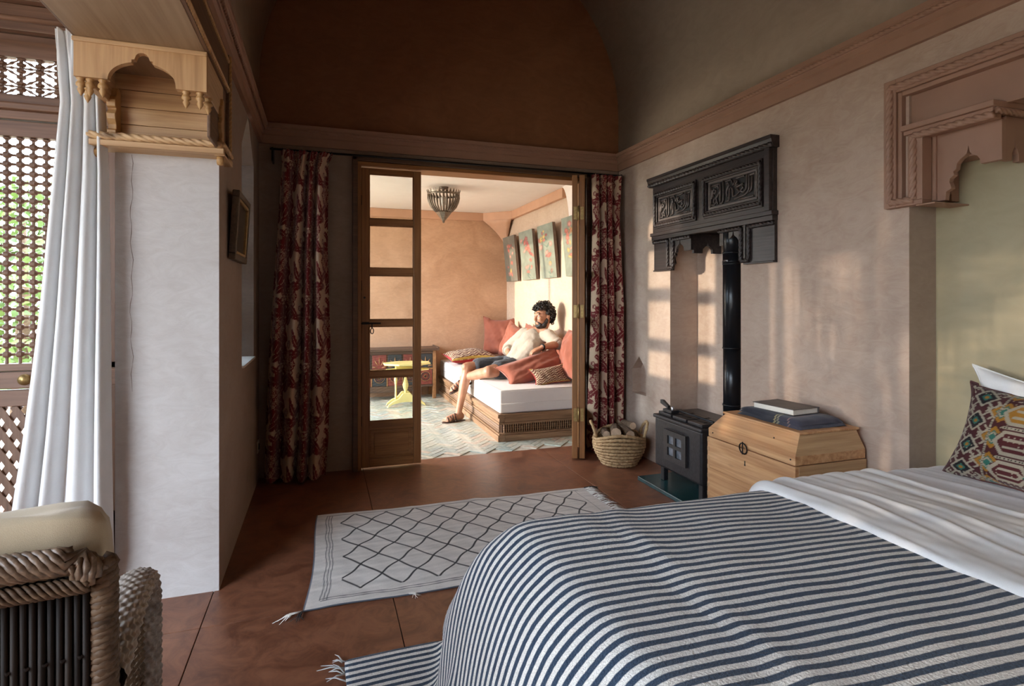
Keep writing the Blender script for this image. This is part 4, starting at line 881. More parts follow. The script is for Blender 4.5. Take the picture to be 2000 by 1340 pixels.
# left arm (near the viewer): forearm resting on the terracotta cushion
elL = V3((2.255, 5.25, 0.785)); wrL = V3((2.055, 5.165, 0.770))
chain(g, [(shL, 0.052), (elL, 0.042), (elL.lerp(wrL, .35), 0.041), (wrL, 0.027)])
hand(g, wrL, (-0.86, 0.0, -0.30), (-0.32, -0.35, 0.88), (-0.28, -0.90, -0.22), 0.42, 1)
# right arm: elbow out, hand on the lap
elR = V3((1.90, 5.80, 0.715)); wrR = V3((1.865, 5.63, 0.648))
chain(g, [(shR, 0.052), (elR, 0.042), (elR.lerp(wrR, .35), 0.040), (wrR, 0.028)])
hand(g, wrR, (0.03, -0.93, -0.36), (-0.25, -0.38, 0.88), (0.95, -0.02, 0.28), 0.38, -1)
# legs: right shin upright in front, left leg folded behind it
hpR = V3((1.86, 5.68, 0.54)); knR = V3((1.405, 5.60, 0.545)); anR = V3((1.315, 5.625, 0.085))
chain(g, [(hpR, 0.088), (hpR.lerp(knR, .5), 0.074), (knR, 0.056), (knR.lerp(anR, .14), 0.050), (knR.lerp(anR, .36), 0.054), (knR.lerp(anR, .7), 0.038), (anR, 0.033)])
g.ball(knR + V3((-0.022, -0.006, 0.006)), 0.044, 12, 8)
hpL = V3((1.88, 5.50, 0.54)); knL = V3((1.535, 5.275, 0.535)); anL = V3((1.375, 5.695, 0.425))
chain(g, [(hpL, 0.088), (hpL.lerp(knL, .5), 0.076), (knL, 0.060), (knL.lerp(anL, .15), 0.052), (knL.lerp(anL, .4), 0.054), (knL.lerp(anL, .75), 0.038), (anL, 0.033)])
def foot(g, ank, d, up):
    d, u = V3(d).normalized(), V3(up); u = (u - d * u.dot(d)).normalized(); l = u.cross(d)
    s = ank - u * 0.045
    capsule(g, ank, s - d * 0.035 + u * 0.005, 0.034, 0.032); chain(g, [(s - d * 0.03, 0.031), (s + d * 0.06 + u * 0.008, 0.033), (s + d * 0.135 - u * 0.006, 0.030)])
    capsule(g, s + d * 0.12 - l * 0.025 - u * 0.008, s + d * 0.12 + l * 0.025 - u * 0.008, 0.022, 0.022)
    for k in range(5): capsule(g, s + d * 0.14 + l * (k - 2) * 0.0175 - u * 0.012, s + d * (0.178 - abs(k - 1.2) * 0.008) + l * (k - 2) * 0.0178 - u * 0.018, 0.0115, 0.0095)
    return s, d, u, l
fR = foot(g, anR, (-0.93, -0.36, 0), (0, 0, 1)); fL = foot(g, anL, (-0.86, 0.10, -0.42), (-0.38, 0.05, 0.9))
person = g.obj('person', SKIN, None, smooth=True); remesh(person, 0.0052, 4)
tag(person, 'man in cream shirt and dark shorts lounging on the sofa, looking left', 'person')
# face details
EYEW = plain('eye_white', (0.7, 0.68, 0.64), 0.3, var=0.02); g = G()
for s in (1, -1): g.ball(H(0.077, 0.032 * s, 0.008), (0.012, 0.014, 0.009), 10, 8, HR)
eyes = g.obj('eyes', EYEW, person, smooth=True)
g = G()
for s in (1, -1): g.ball(H(0.087, 0.031 * s, 0.008), (0.004, 0.006, 0.006), 8, 6, HR); 
g.obj('irises', HAIRM, eyes, smooth=True)
g = G()
for s in (1, -1): g.tube([H(0.088, 0.012 * s, 0.034), H(0.090, 0.028 * s, 0.042), H(0.078, 0.052 * s, 0.034)], [0.004, 0.0055, 0.003], 6)
g.obj('eyebrows', HAIRM, person, smooth=True)
# beard: jaw line, chin and moustache
g = G()
g.ball(H(0.026, 0, -0.094), (0.066, 0.060, 0.036), 18, 10, HR); g.ball(H(0.052, 0, -0.100), (0.040, 0.038, 0.030), 14, 10, HR)
for s in (1, -1):
    chain(g, [(H(-0.002, 0.069 * s, -0.020), 0.011), (H(0.006, 0.066 * s, -0.055), 0.018), (H(0.030, 0.052 * s, -0.085), 0.022)])
    chain(g, [(H(0.090, 0.002 * s, -0.046), 0.006), (H(0.082, 0.024 * s, -0.056), 0.007), (H(0.062, 0.040 * s, -0.080), 0.012)])
remesh(g.obj('beard', HAIRM, person, smooth=True), 0.004, 2, (0.006, 0.012))
# curly hair
g = G(); r_ = random.Random(3); k = 0
while k < 520:
    d = V3((r_.gauss(0, 1), r_.gauss(0, 1), r_.gauss(0, 1))).normalized()
    f, l, u = d.x, d.y, d.z
    if u < -0.72: continue
    if f > 0.25 and u < 0.42: continue
    if f > -0.15 and u < 0.05: continue
    if f > -0.42 and u < -0.32: continue
    R = r_.uniform(0.95, 1.13); top = max(0, u)
    c = H(-0.014, 0, 0.022) + hf * (f * 0.110 * R) + hl * (l * 0.092 * R) + hu * (u * 0.118 * R + 0.004 * top)
    if f > 0.25: c = c - hu * 0.004 + hf * 0.012
    rad = r_.uniform(0.009, 0.017); ax = V3((r_.gauss(0, 1), r_.gauss(0, 1), r_.gauss(0, 1))).normalized(); e1 = ax.orthogonal().normalized(); e2 = ax.cross(e1); a0 = r_.uniform(0, 6.28)
    g.tube([c + (e1 * math.cos(a0 + t) + e2 * math.sin(a0 + t)) * rad + ax * (t * 0.002) for t in np.linspace(0, 5.2, 8)], [0.003, 0.005, 0.0058, 0.006, 0.006, 0.0055, 0.0045, 0.002], 5); k += 1
g.ball(H(-0.036, 0, 0.034), (0.092, 0.083, 0.096), 18, 12, HR)
hair = g.obj('curly_hair', HAIRM, person, smooth=True)
# shirt
g = G()
chain(g, [(hipC + V3((0.03, -0.01, 0.045)), 0.118), (V3((1.995, 5.570, 0.675)), 0.126), (chest, 0.134), (neck0 - V3((0.01, 0, 0.065)), 0.080)])
capsule(g, V3((1.93, 5.48, 0.60)), V3((2.05, 5.45, 0.74)), 0.085, 0.09); capsule(g, V3((1.93, 5.66, 0.60)), V3((2.00, 5.65, 0.74)), 0.075, 0.085)
chain(g, [(shL, 0.068), (neck0 - V3((0, 0, 0.035)), 0.070), (shR, 0.068)])
chain(g, [(shL, 0.068), (shL.lerp(elL, .7), 0.062), (shL.lerp(elL, .95), 0.060)]); chain(g, [(shR, 0.074), (shR.lerp(elR, .6), 0.062), (elR, 0.058), (elR.lerp(wrR, .25), 0.056)])
shirt = remesh(g.obj('shirt', SHIRT, person, smooth=True), 0.006, 4, (0.020, 0.085))
cw = elR.lerp(wrR, .25); g = G(); ax = (wrR - elR).normalized(); g.lathe(cw, [(0.055, -0.02), (0.062, -0.018), (0.064, 0.012), (0.056, 0.016)], 18, ax); g.obj('rolled_cuff', SHIRT, shirt, smooth=True)
ax = (elL - shL).normalized(); g = G().lathe(shL.lerp(elL, .93), [(0.060, -0.02), (0.067, -0.016), (0.067, 0.014), (0.058, 0.018)], 18, ax); g.obj('rolled_cuff', SHIRT, shirt, smooth=True)
g = G()
for s in (1, -1): g.tube([neck0 + V3((0.06, 0.0, 0.035)), neck0 + hl * 0.062 * s + V3((0.0, 0, 0.03)), neck0 + hf * 0.068 + hl * 0.03 * s + V3((0, 0, -0.012)), neck0 + hf * 0.10 + hl * 0.012 * s + V3((0, 0, -0.07))], [0.014, 0.014, 0.013, 0.008], 8, True, 0.5)
g.obj('collar', SHIRT, shirt, smooth=True)
g = G()
for t in (0.25, 0.5, 0.75): g.ball(V3((2.035, 5.515, 0.875)).lerp(V3((1.86, 5.545, 0.675)), t), 0.006, 8, 6)
g.obj('buttons', plain('button_brown', (0.2, 0.13, 0.08), 0.4), shirt, smooth=True)
# shorts
g = G()
chain(g, [(hipC, 0.128), (hpR, 0.106), (hpR.lerp(knR, .72), 0.092)]); chain(g, [(hipC, 0.128), (hpL, 0.106), (hpL.lerp(knL, .62), 0.096)])
remesh(g.obj('shorts', SHORTS, person, smooth=True), 0.006, 3, (0.014, 0.04))
# sandals
def sandal(fr_, lab):
    s, d, u, l = fr_
    out = [(-0.07, -0.026), (-0.072, 0.0), (-0.07, 0.026), (-0.03, 0.034), (0.06, 0.040), (0.13, 0.048), (0.175, 0.038), (0.195, 0.010), (0.188, -0.02), (0.15, -0.044), (0.08, -0.042), (0.0, -0.034)]
    P = [s + d * a + l * b - u * 0.032 for a, b in out]; Q = [p - u * 0.016 for p in P]; n = len(P)
    g = G().add(P + Q, [tuple(range(n)), tuple(range(n, 2 * n))[::-1]] + [(i, (i + 1) % n, n + (i + 1) % n, n + i)[::-1] for i in range(n)])
    o = g.obj('sandal', SANDAL, person, bevel=0.003); o['label'] = lab
    g = G()
    for a, h, wd in ((0.045, 0.034, 0.040), (0.075, 0.026, 0.043), (0.105, 0.018, 0.046), (0.135, 0.010, 0.047)):
        g.tube([s + d * (a + 0.012 * math.sin(t * 2)) + l * (wd * math.cos(t)) + u * (-0.03 + (h + 0.038) * math.sin(t)) for t in np.linspace(0, PI, 11)], 0.0065, 6, True, 0.6)
    g.tube([s + d * 0.03 + u * 0.034 + l * 0.012, s + d * 0.08 + u * 0.026 - l * 0.012, s + d * 0.14 + u * 0.008 + l * 0.01], 0.006, 6)
    g.obj('straps', SANDAL, o, smooth=True)
sandal(fR, 'brown strappy sandal planted on the tiles'); sandal(fL, 'brown strappy sandal on the raised foot')
G().lathe(wrL, [(0.026, -0.010), (0.033, -0.008), (0.033, 0.008), (0.026, 0.010)], 16, (elL - wrL).normalized()).obj('bracelet', BLACK, person, smooth=True)
G().lathe(wrR + (elR - wrR) * 0.12, [(0.028, -0.006), (0.034, -0.004), (0.034, 0.004), (0.028, 0.006)], 16, (elR - wrR).normalized()).obj('bracelet', plain('beads_tan', (0.4, 0.27, 0.14), 0.5), person, smooth=True)
# ================================================================== BEDROOM OBJECTS
# ---- cast iron stove, pipe, hearth tile
hearth = tag(G().box((2.055, 2.70, 0.0), (2.60, 3.40, 0.028)).obj('hearth_plate', plain('hearth_green_slate', (0.018, 0.055, 0.060), 0.25, var=0.3, scale=12), bevel=0.004), 'dark green hearth slab under the black stove', 'hearth')
st = thing('wood_stove', 'black cast iron wood stove on the green hearth slab', 'stove', (2.33, 3.06, 0.028))
sx0, sx1, sy0, sy1 = 2.14, 2.50, 2.82, 3.32
G().box((sx0, sy0, 0.125), (sx1, sy1, 0.455)).obj('body', IRON, st, bevel=0.016, segs=3)
for x in (sx0 + 0.03, sx1 - 0.06):
    for y in (sy0 + 0.03, sy1 - 0.065): G().prism([(x, y), (x + 0.035, y), (x + 0.035, y + 0.04), (x, y + 0.04)], 2, 0.028, 0.135).obj('leg', IRON, st, bevel=0.005)
G().box((sx0 - 0.01, sy0 - 0.01, 0.445), (sx1 + 0.005, sy1 + 0.01, 0.470)).obj('top_rim', IRON, st, bevel=0.008)
for a, b in ((sy0 + 0.02, sy0 + 0.165), (sy0 + 0.18, sy0 + 0.325), (sy0 + 0.34, sy1 - 0.015)):
    p = G().box((sx0 + 0.02, a, 0.468), (sx0 + 0.20, b, 0.490)).obj('hot_plate', IRON, st, bevel=0.005)
    G().box((sx0 + 0.06, a + 0.04, 0.489), (sx0 + 0.09, b - 0.04, 0.4925)).obj('plate_mark', BLACK, p)
G().box((sx0 + 0.21, sy0 + 0.02, 0.468), (sx1 - 0.02, sy1 - 0.015, 0.485)).obj('hot_plate', IRON, st, bevel=0.005)
G().tube([(sx0 + 0.10, sy0 + 0.02, 0.500), (sx0 + 0.10, sy0 + 0.30, 0.506), (sx0 + 0.09, sy0 + 0.38, 0.508)], 0.008, 8).obj('poker_bar', IRON, st, smooth=True)
# door with four glazed lights
dr = G(); yc, zc = 3.075, 0.298; hy, hz = 0.118, 0.098
for a, b, c, d in ((yc - hy, yc + hy, zc + 0.064, zc + hz), (yc - hy, yc + hy, zc - hz, zc - 0.064), (yc - hy, yc + hy, zc - 0.011, zc + 0.011)) + tuple((p, q, e, f) for p, q in ((yc - hy, yc - 0.075), (yc - 0.011, yc + 0.011), (yc + 0.075, yc + hy)) for e, f in ((zc - 0.064, zc - 0.011), (zc + 0.011, zc + 0.064))):
    dr.box((sx0 - 0.016, a, c), (sx0 + 0.002, b, d))
door = dr.obj('stove_door', plain('iron_door', (0.038, 0.034, 0.034), 0.5, 0.2, 0.2, 60, 0.25), st)
SG = plain('stove_glass', (0.16, 0.18, 0.21), 0.12, var=0.5, scale=14, bs=0)
for dy in (-0.0425, 0.0425):
    for dz in (-0.037, 0.037): G().box((sx0 - 0.004, yc + dy - 0.032, zc + dz - 0.027), (sx0 + 0.001, yc + dy + 0.032, zc + dz + 0.027)).obj('door_pane', SG, door)
G().tube([(sx0 - 0.014, yc + 0.088, zc + 0.105), (sx0 - 0.014, yc - 0.088, zc + 0.105)], 0.003, 6).obj('door_trim', IRON, door)
fm = G()
for a, b in (((sx0 + 0.05, 0.15), (sx0 + 0.31, 0.156)), ((sx0 + 0.05, 0.42), (sx0 + 0.31, 0.426)), ((sx0 + 0.05, 0.15), (sx0 + 0.056, 0.426)), ((sx0 + 0.304, 0.15), (sx0 + 0.31, 0.426))): fm.box((a[0], sy0 - 0.004, a[1]), (b[0], sy0 + 0.002, b[1]))
fm.obj('side_moulding', IRON, st)
dmp = thing('flue_damper', 'small iron damper tool lying on the stove top', 'stove tool', (2.20, 3.23, 0.49))
G().box((2.17, 3.17, 0.491), (2.23, 3.27, 0.512)).obj('damper_block', IRON, dmp, bevel=0.004); G().prism([(3.24, 0.512), (3.33, 0.535), (3.33, 0.560), (3.305, 0.560), (3.24, 0.53)], 0, 2.19, 2.21).obj('damper_handle', IRON, dmp, bevel=0.002)
G().lathe((2.20, 3.20, 0.512), [(0.010, 0), (0.010, 0.016), (0.006, 0.022), (0.0, 0.023)], 10, caps=False).obj('damper_knob', STEEL, dmp, smooth=True)
pipe = thing('stove_pipe', 'black flue pipe rising from the stove into the carved overmantel', 'stove pipe', (2.43, 2.90, 0.485))
PIPE = plain('pipe_enamel', (0.012, 0.013, 0.016), 0.28, 0.2, 0.15, 30, 0.03)
G().lathe((2.43, 2.90, 0.486), [(0.055, 0), (0.055, 0.46)], 32).obj('pipe_section', PIPE, pipe, smooth=False)
G().lathe((2.43, 2.90, 0.94), [(0.0575, 0), (0.0575, 0.60)], 32).obj('pipe_section', PIPE, pipe); G().lathe((2.43, 2.90, 1.53), [(0.0565, 0), (0.0565, 0.16)], 32).obj('pipe_section', PIPE, pipe)
for z in (0.58, 0.935, 1.46, 1.475, 1.53): G().lathe((2.43, 2.90, z), [(0.0575, 0), (0.0605, 0.003), (0.0605, 0.007), (0.0575, 0.010)], 32, caps=False).obj('pipe_ring', PIPE, pipe, smooth=True)
G().box((2.372, 2.875, 1.478), (2.376, 2.915, 1.49)).obj('pipe_clip', STEEL, pipe)
for ch in pipe.children:
    for p in ch.data.polygons: p.use_smooth = len(p.vertices) == 4

# ---- basket with logs
bk = thing('log_basket', 'round woven straw basket with two loop handles beside the stove', 'basket', (2.13, 3.79, 0))
STRAW = wood('straw', (0.24, 0.14, 0.06), (0.40, 0.25, 0.12), (0.56, 0.38, 0.20), 2, 2.0, 0.8, 0.4)
bc = V3((2.13, 3.79, 0))
def brad(t): return 0.125 + 0.065 * math.sin(min(t * 1.25, 1) * PI / 2) - 0.004 * t
rows_ = 10
for i in range(rows_):   # coiled braids
    t = i / (rows_ - 1); z = 0.014 + 0.205 * t; r = brad(t); pts = []; rad = []
    for k in range(97):
        a = 2 * PI * k / 96; saddle = 0.028 * t * t * math.cos(2 * (a - 1.2))
        w_ = 0.003 * math.sin(a * 18 + i * PI)
        pts.append((bc.x + (r + w_) * math.cos(a), bc.y + (r + w_) * math.sin(a), z + saddle)); rad.append(0.0125 + 0.0030 * math.sin(a * 36 + i * PI))
    G().tube(pts, rad, 7, False).obj('woven_row', STRAW, bk, smooth=True)
G().lathe((bc.x, bc.y, 0.004), [(0.0, 0), (0.128, 0), (0.128, 0.012), (0.0, 0.012)], 32, caps=False).obj('base', STRAW, bk)
for a0 in (-0.35, 2.75):
    pts = []
    for t in np.linspace(0, PI, 15):
        a = a0 + 0.42 * math.cos(t); r = 0.192; pts.append((bc.x + r * math.cos(a) + 0.02 * math.sin(t) * math.cos(a0), bc.y + r * math.sin(a) + 0.02 * math.sin(t) * math.sin(a0), 0.215 + 0.10 * math.sin(t)))
    G().rope(pts[0], pts[1], 0.01, 2, 2.6) if False else G().tube(pts, [0.011 + 0.0025 * math.sin(i * 2.4) for i in range(15)], 8).obj('handle', STRAW, bk, smooth=True)
BARK = plain('log_bark', (0.12, 0.075, 0.045), 0.9, var=0.4, scale=30, bs=0.6); CUT = plain('log_cut_face', (0.55, 0.38, 0.25), 0.8, var=0.2, scale=20)
for k, (p, q, r, lab) in enumerate((((2.05, 3.69, 0.257), (2.16, 3.90, 0.242), 0.040, 'thick log with a pale cut face at the front of the basket'), ((2.16, 3.675, 0.237), (2.19, 3.88, 0.252), 0.036, 'split log on the right of the basket'), ((2.02, 3.78, 0.227), (2.08, 3.93, 0.222), 0.030, 'thin log at the left of the basket'), ((2.06, 3.74, 0.135), (2.22, 3.84, 0.135), 0.036, 'log lying low across the basket'), ((2.21, 3.72, 0.292), (2.23, 3.90, 0.277), 0.028, 'small log on top by the stove side'), ((2.10, 3.66, 0.165), (2.14, 3.86, 0.165), 0.030, 'log wedged under the thick log at the basket rim'))):
    p, q = V3(p), V3(q); ax = (q - p).normalized(); L = (q - p).length
    o = G().lathe(p, [(r * (1 + 0.06 * math.sin(3 * h)), h * L / 6) for h in range(7)], 9, ax).obj('log', BARK); tag(o, lab, 'log', 'firewood in the basket')
    G().lathe(p - ax * 0.0015, [(0.0, 0), (r * 0.93, 0), (r * 0.95, 0.002)], 9, ax, False).obj('cut_face', CUT, o)

# ---- pine trunk with blanket and book
tr = thing('pine_trunk', 'old pine trunk with hipped lid and iron ring between stove and bed', 'trunk', (2.175, 2.24, 0))
ax0, ax1, ay0, ay1 = 1.965, 2.385, 1.945, 2.54
TP = wood('wood_trunk_front', (0.40, 0.18, 0.07), (0.60, 0.32, 0.145), (0.74, 0.45, 0.24), 1, 0.7, 0.5, 0.25, True)
for k in range(3): board('front_plank', TP, (ax0, ay0, 0.02 + k * 0.163), (ax0 + 0.02, ay1, 0.02 + (k + 1) * 0.163 - 0.0008), tr, 0.0015)
board('side_board', PINE_X, (ax0 + 0.02, ay0, 0.02), (ax1, ay0 + 0.02, 0.508), tr); board('side_board', PINE_X, (ax0 + 0.02, ay1 - 0.02, 0.02), (ax1, ay1, 0.508), tr); board('back_board', TP, (ax1 - 0.02, ay0 + 0.02, 0.02), (ax1, ay1 - 0.02, 0.508), tr); board('bottom_board', TP, (ax0 + 0.01, ay0 + 0.01, 0.0), (ax1 - 0.01, ay1 - 0.01, 0.03), tr)
lid = G().box((ax0 + 0.004, ay0 + 0.004, 0.512), (ax1 - 0.004, ay1 - 0.004, 0.553)).obj('lid', TP, tr, bevel=0.002)
a = [(ax0 + 0.004, ay0 + 0.004, 0.553), (ax1 - 0.004, ay0 + 0.004, 0.553), (ax1 - 0.004, ay1 - 0.004, 0.553), (ax0 + 0.004, ay1 - 0.004, 0.553)]
b = [(ax0 + 0.055, ay0 + 0.03, 0.640), (ax1 - 0.03, ay0 + 0.03, 0.640), (ax1 - 0.03, ay1 - 0.075, 0.640), (ax0 + 0.055, ay1 - 0.075, 0.640)]
for i, nm in enumerate(('hip_board', 'hip_board', 'hip_board', 'hip_board')):
    j = (i + 1) % 4; c = V3((2.17, 2.24, 0.55)); P = [V3(a[i]), V3(a[j]), V3(b[j]), V3(b[i])]; Q = [p.lerp(c, 0.08) for p in P]
    G().add(P + Q, [(0, 1, 2, 3), (7, 6, 5, 4), (0, 4, 5, 1), (1, 5, 6, 2), (2, 6, 7, 3), (3, 7, 4, 0)]).obj(nm, PINE_X if i in (0, 2) else TP, lid)
G().box((ax0 + 0.045, ay0 + 0.02, 0.640), (ax1 - 0.02, ay1 - 0.065, 0.652)).obj('lid_top', TP, lid, bevel=0.004)
ring = [(ax0 - 0.006 - 0.002 * math.sin(t), 2.262 + 0.026 * math.cos(t), 0.512 + 0.026 * math.sin(t)) for t in np.linspace(0, 2 * PI, 25)]
rg = G().tube(ring, 0.0032, 6, False).obj('ring_pull', BLACK, tr, smooth=True)
G().tube([(ax0 - 0.010, 2.262, 0.545), (ax0 - 0.010, 2.262, 0.485)], 0.003, 6).obj('hasp', BLACK, tr); G().prism([(2.253, 0.452), (2.259, 0.452), (2.2585, 0.440), (2.261, 0.428), (2.251, 0.428), (2.2535, 0.440)], 0, ax0 - 0.001, ax0 + 0.002).obj('keyhole', BLACK, tr)
g = G()
for z in np.arange(0.05, 0.50, 0.048): g.box((ax0 - 0.0008, ay1 - 0.018, z), (ax0 + 0.001, ay1, z + 0.022)); 
g.obj('dovetails', PINE_X, tr)
for y, z in ((2.50, 0.535), (1.975, 0.535), (2.46, 0.59), (2.0, 0.58), (2.5, 0.12), (2.1, 0.60), (2.35, 0.585)): G().ball((ax0 + (0.003 if z < .55 else 0.03), y, z), (0.003, 0.004, 0.004), 6, 4).obj('nail', BLACK, tr)
# folded striped blanket
def blanket_mat():
    m, nt, b = new_mat('blanket_navy_stripe'); v = nt.nodes.new('ShaderNodeTexCoord'); sep = nt.nodes.new('ShaderNodeSeparateXYZ'); link(nt, v.outputs['UV'], sep.inputs[0])
    n2 = noise(nt, coords(nt), 700, 2)
    c = ramp(nt, sep.outputs[0], [(0.0, (0.012, 0.016, 0.035)), (0.60, (0.012, 0.016, 0.035)), (0.605, (0.42, 0.36, 0.18)), (0.625, (0.42, 0.36, 0.18)), (0.63, (0.02, 0.022, 0.03)), (0.645, (0.02, 0.022, 0.03)), (0.65, (0.34, 0.32, 0.22)), (0.672, (0.34, 0.32, 0.22)), (0.676, (0.05, 0.05, 0.085)), (0.80, (0.05, 0.05, 0.085)), (0.805, (0.30, 0.18, 0.17)), (0.82, (0.30, 0.18, 0.17)), (0.825, (0.055, 0.055, 0.09))])
    for e in c.node.color_ramp.elements: pass
    c.node.color_ramp.interpolation = 'CONSTANT'
    link(nt, mixc(nt, 0.4, c, ramp(nt, n2, [(0.3, (0.3, 0.3, 0.3)), (0.7, (1, 1, 1))]), 'MULTIPLY'), b.inputs['Base Color']); b.inputs['Roughness'].default_value = 0.95; b.inputs['Sheen Weight'].default_value = 0.2
    bump(nt, b, n2, 0.4, 0.002); return m
bl = thing('folded_blanket', 'folded navy striped blanket on the trunk lid under the book', 'blanket', (2.2, 2.19, 0.652)); BLM = blanket_mat()
for k in range(3):
    n1, n2 = 34, 22; U, V = np.meshgrid(np.linspace(0, 1, n1), np.linspace(0, 1, n2), indexing='ij')
    shr = 0.006 * k; X = 2.045 + shr + (0.285 - 2 * shr) * V; Y = 2.405 - shr - (0.405 - 2 * shr) * U
    th = 0.013; zt = 0.654 + (k + 1) * th
    e = np.clip(np.minimum.reduce([U, 1 - U, V, 1 - V]) * 9, 0, 1); Z = zt - th * (1 - np.sqrt(1 - (1 - e) ** 2)) + 0.0025 * fbm(np.stack([U * 2, V * 2], -1), 30 + k, 1.0, 2) - 0.010 * np.clip((U - 0.85) / .15, 0, 1) ** 2 * (k > 0)
    P = np.stack([X + 0.004 * np.sin(Y * 25 + k), Y, Z], -1); B_ = P.copy(); B_[..., 2] = np.minimum(Z, zt - th * 0.98)
    uv = np.stack([U, V], -1).reshape(-1, 2)
    g = G().grid(P, flip=True).grid(B_); g.obj('blanket_fold', BLM, bl, smooth=True, uv=np.concatenate([uv, uv]))
bkz = 0.697
book = thing('book', 'thick book with a dark cover lying on the folded blanket', 'book', (2.18, 2.22, bkz))
MB_ = Matrix.Translation((2.175, 2.215, bkz)) @ Matrix.Rotation(0.10, 4, 'Z')
COVER = plain('book_cover', (0.10, 0.085, 0.08), 0.45, var=0.25, scale=12); PAGES = plain('book_pages', (0.78, 0.74, 0.66), 0.8, var=0.06, scale=400)
G().box((-0.085, -0.115, 0.002), (0.080, 0.115, 0.026)).xf(MB_).obj('pages', PAGES, book)
G().box((-0.09, -0.12, 0.0), (0.088, 0.12, 0.0025)).xf(MB_).obj('cover', COVER, book); G().box((-0.09, -0.12, 0.0262), (0.088, 0.12, 0.029)).xf(MB_).obj('cover', COVER, book); G().box((0.081, -0.12, 0.0), (0.088, 0.12, 0.029)).xf(MB_).obj('spine', COVER, book)

# ---- framed picture and socket on the left wall
pf = thing('framed_picture', 'small gilt and dark framed picture hanging on the left wall', 'picture', (-0.42, 3.08, 1.44))
FR = wood('frame_dark', (0.05, 0.03, 0.018), (0.09, 0.055, 0.03), (0.13, 0.08, 0.045), 1); GILT = plain('gilt', (0.40, 0.26, 0.11), 0.4, 0.5, 0.25, 60, 0.1)
PM = Matrix.Translation((-0.417, 0, 1.435)) @ Matrix.Rotation(math.radians(3.5), 4, 'Y') @ Matrix.Translation((0, 0, -1.435))
pa, pb, pz0, pz1 = 2.90, 3.32, 1.435, 1.76
for a, b, c, d in ((pa, pb, pz0, pz0 + 0.03), (pa, pb, pz1 - 0.03, pz1), (pa, pa + 0.03, pz0 + .03, pz1 - .03), (pb - 0.03, pb, pz0 + .03, pz1 - .03)): G().box((0.0, a, c), (0.032, b, d)).xf(PM).obj('frame_bar', FR, pf, bevel=0.004)
for a, b, c, d in ((pa + .03, pb - .03, pz0 + .03, pz0 + 0.045), (pa + .03, pb - .03, pz1 - 0.045, pz1 - .03), (pa + .03, pa + 0.045, pz0 + .045, pz1 - .045), (pb - 0.045, pb - .03, pz0 + .045, pz1 - .045)): G().box((0.004, a, c), (0.028, b, d)).xf(PM).obj('gilt_slip', GILT, pf, bevel=0.003)
G().box((0.004, pa + .045, pz0 + .045), (0.016, pb - .045, pz1 - .045)).xf(PM).obj('picture_print', plain('old_print', (0.05, 0.045, 0.035), 0.3, var=0.5, scale=9), pf)
G().tube([tuple(PM @ V3((0.0, 3.11, pz1 - 0.06))), (-0.4195, 3.11, pz1 - 0.02)], 0.002, 5).obj('hanging_wire', BLACK, pf)
sk = thing('wall_socket', 'pale wall socket low on the left wall beside the red curtain', 'socket', (-0.42, 4.17, 0.24))
SKM = plain('socket_plastic', (0.62, 0.58, 0.52), 0.4, var=0.03); G().box((-0.42, 4.135, 0.205), (-0.411, 4.215, 0.285)).obj('plate', SKM, sk, bevel=0.003); G().lathe((-0.411, 4.175, 0.245), [(0.0, 0.001), (0.018, 0.001), (0.020, 0.003), (0.022, 0.003), (0.022, 0)], 18, (1, 0, 0), False).obj('socket_well', BLACK, sk)

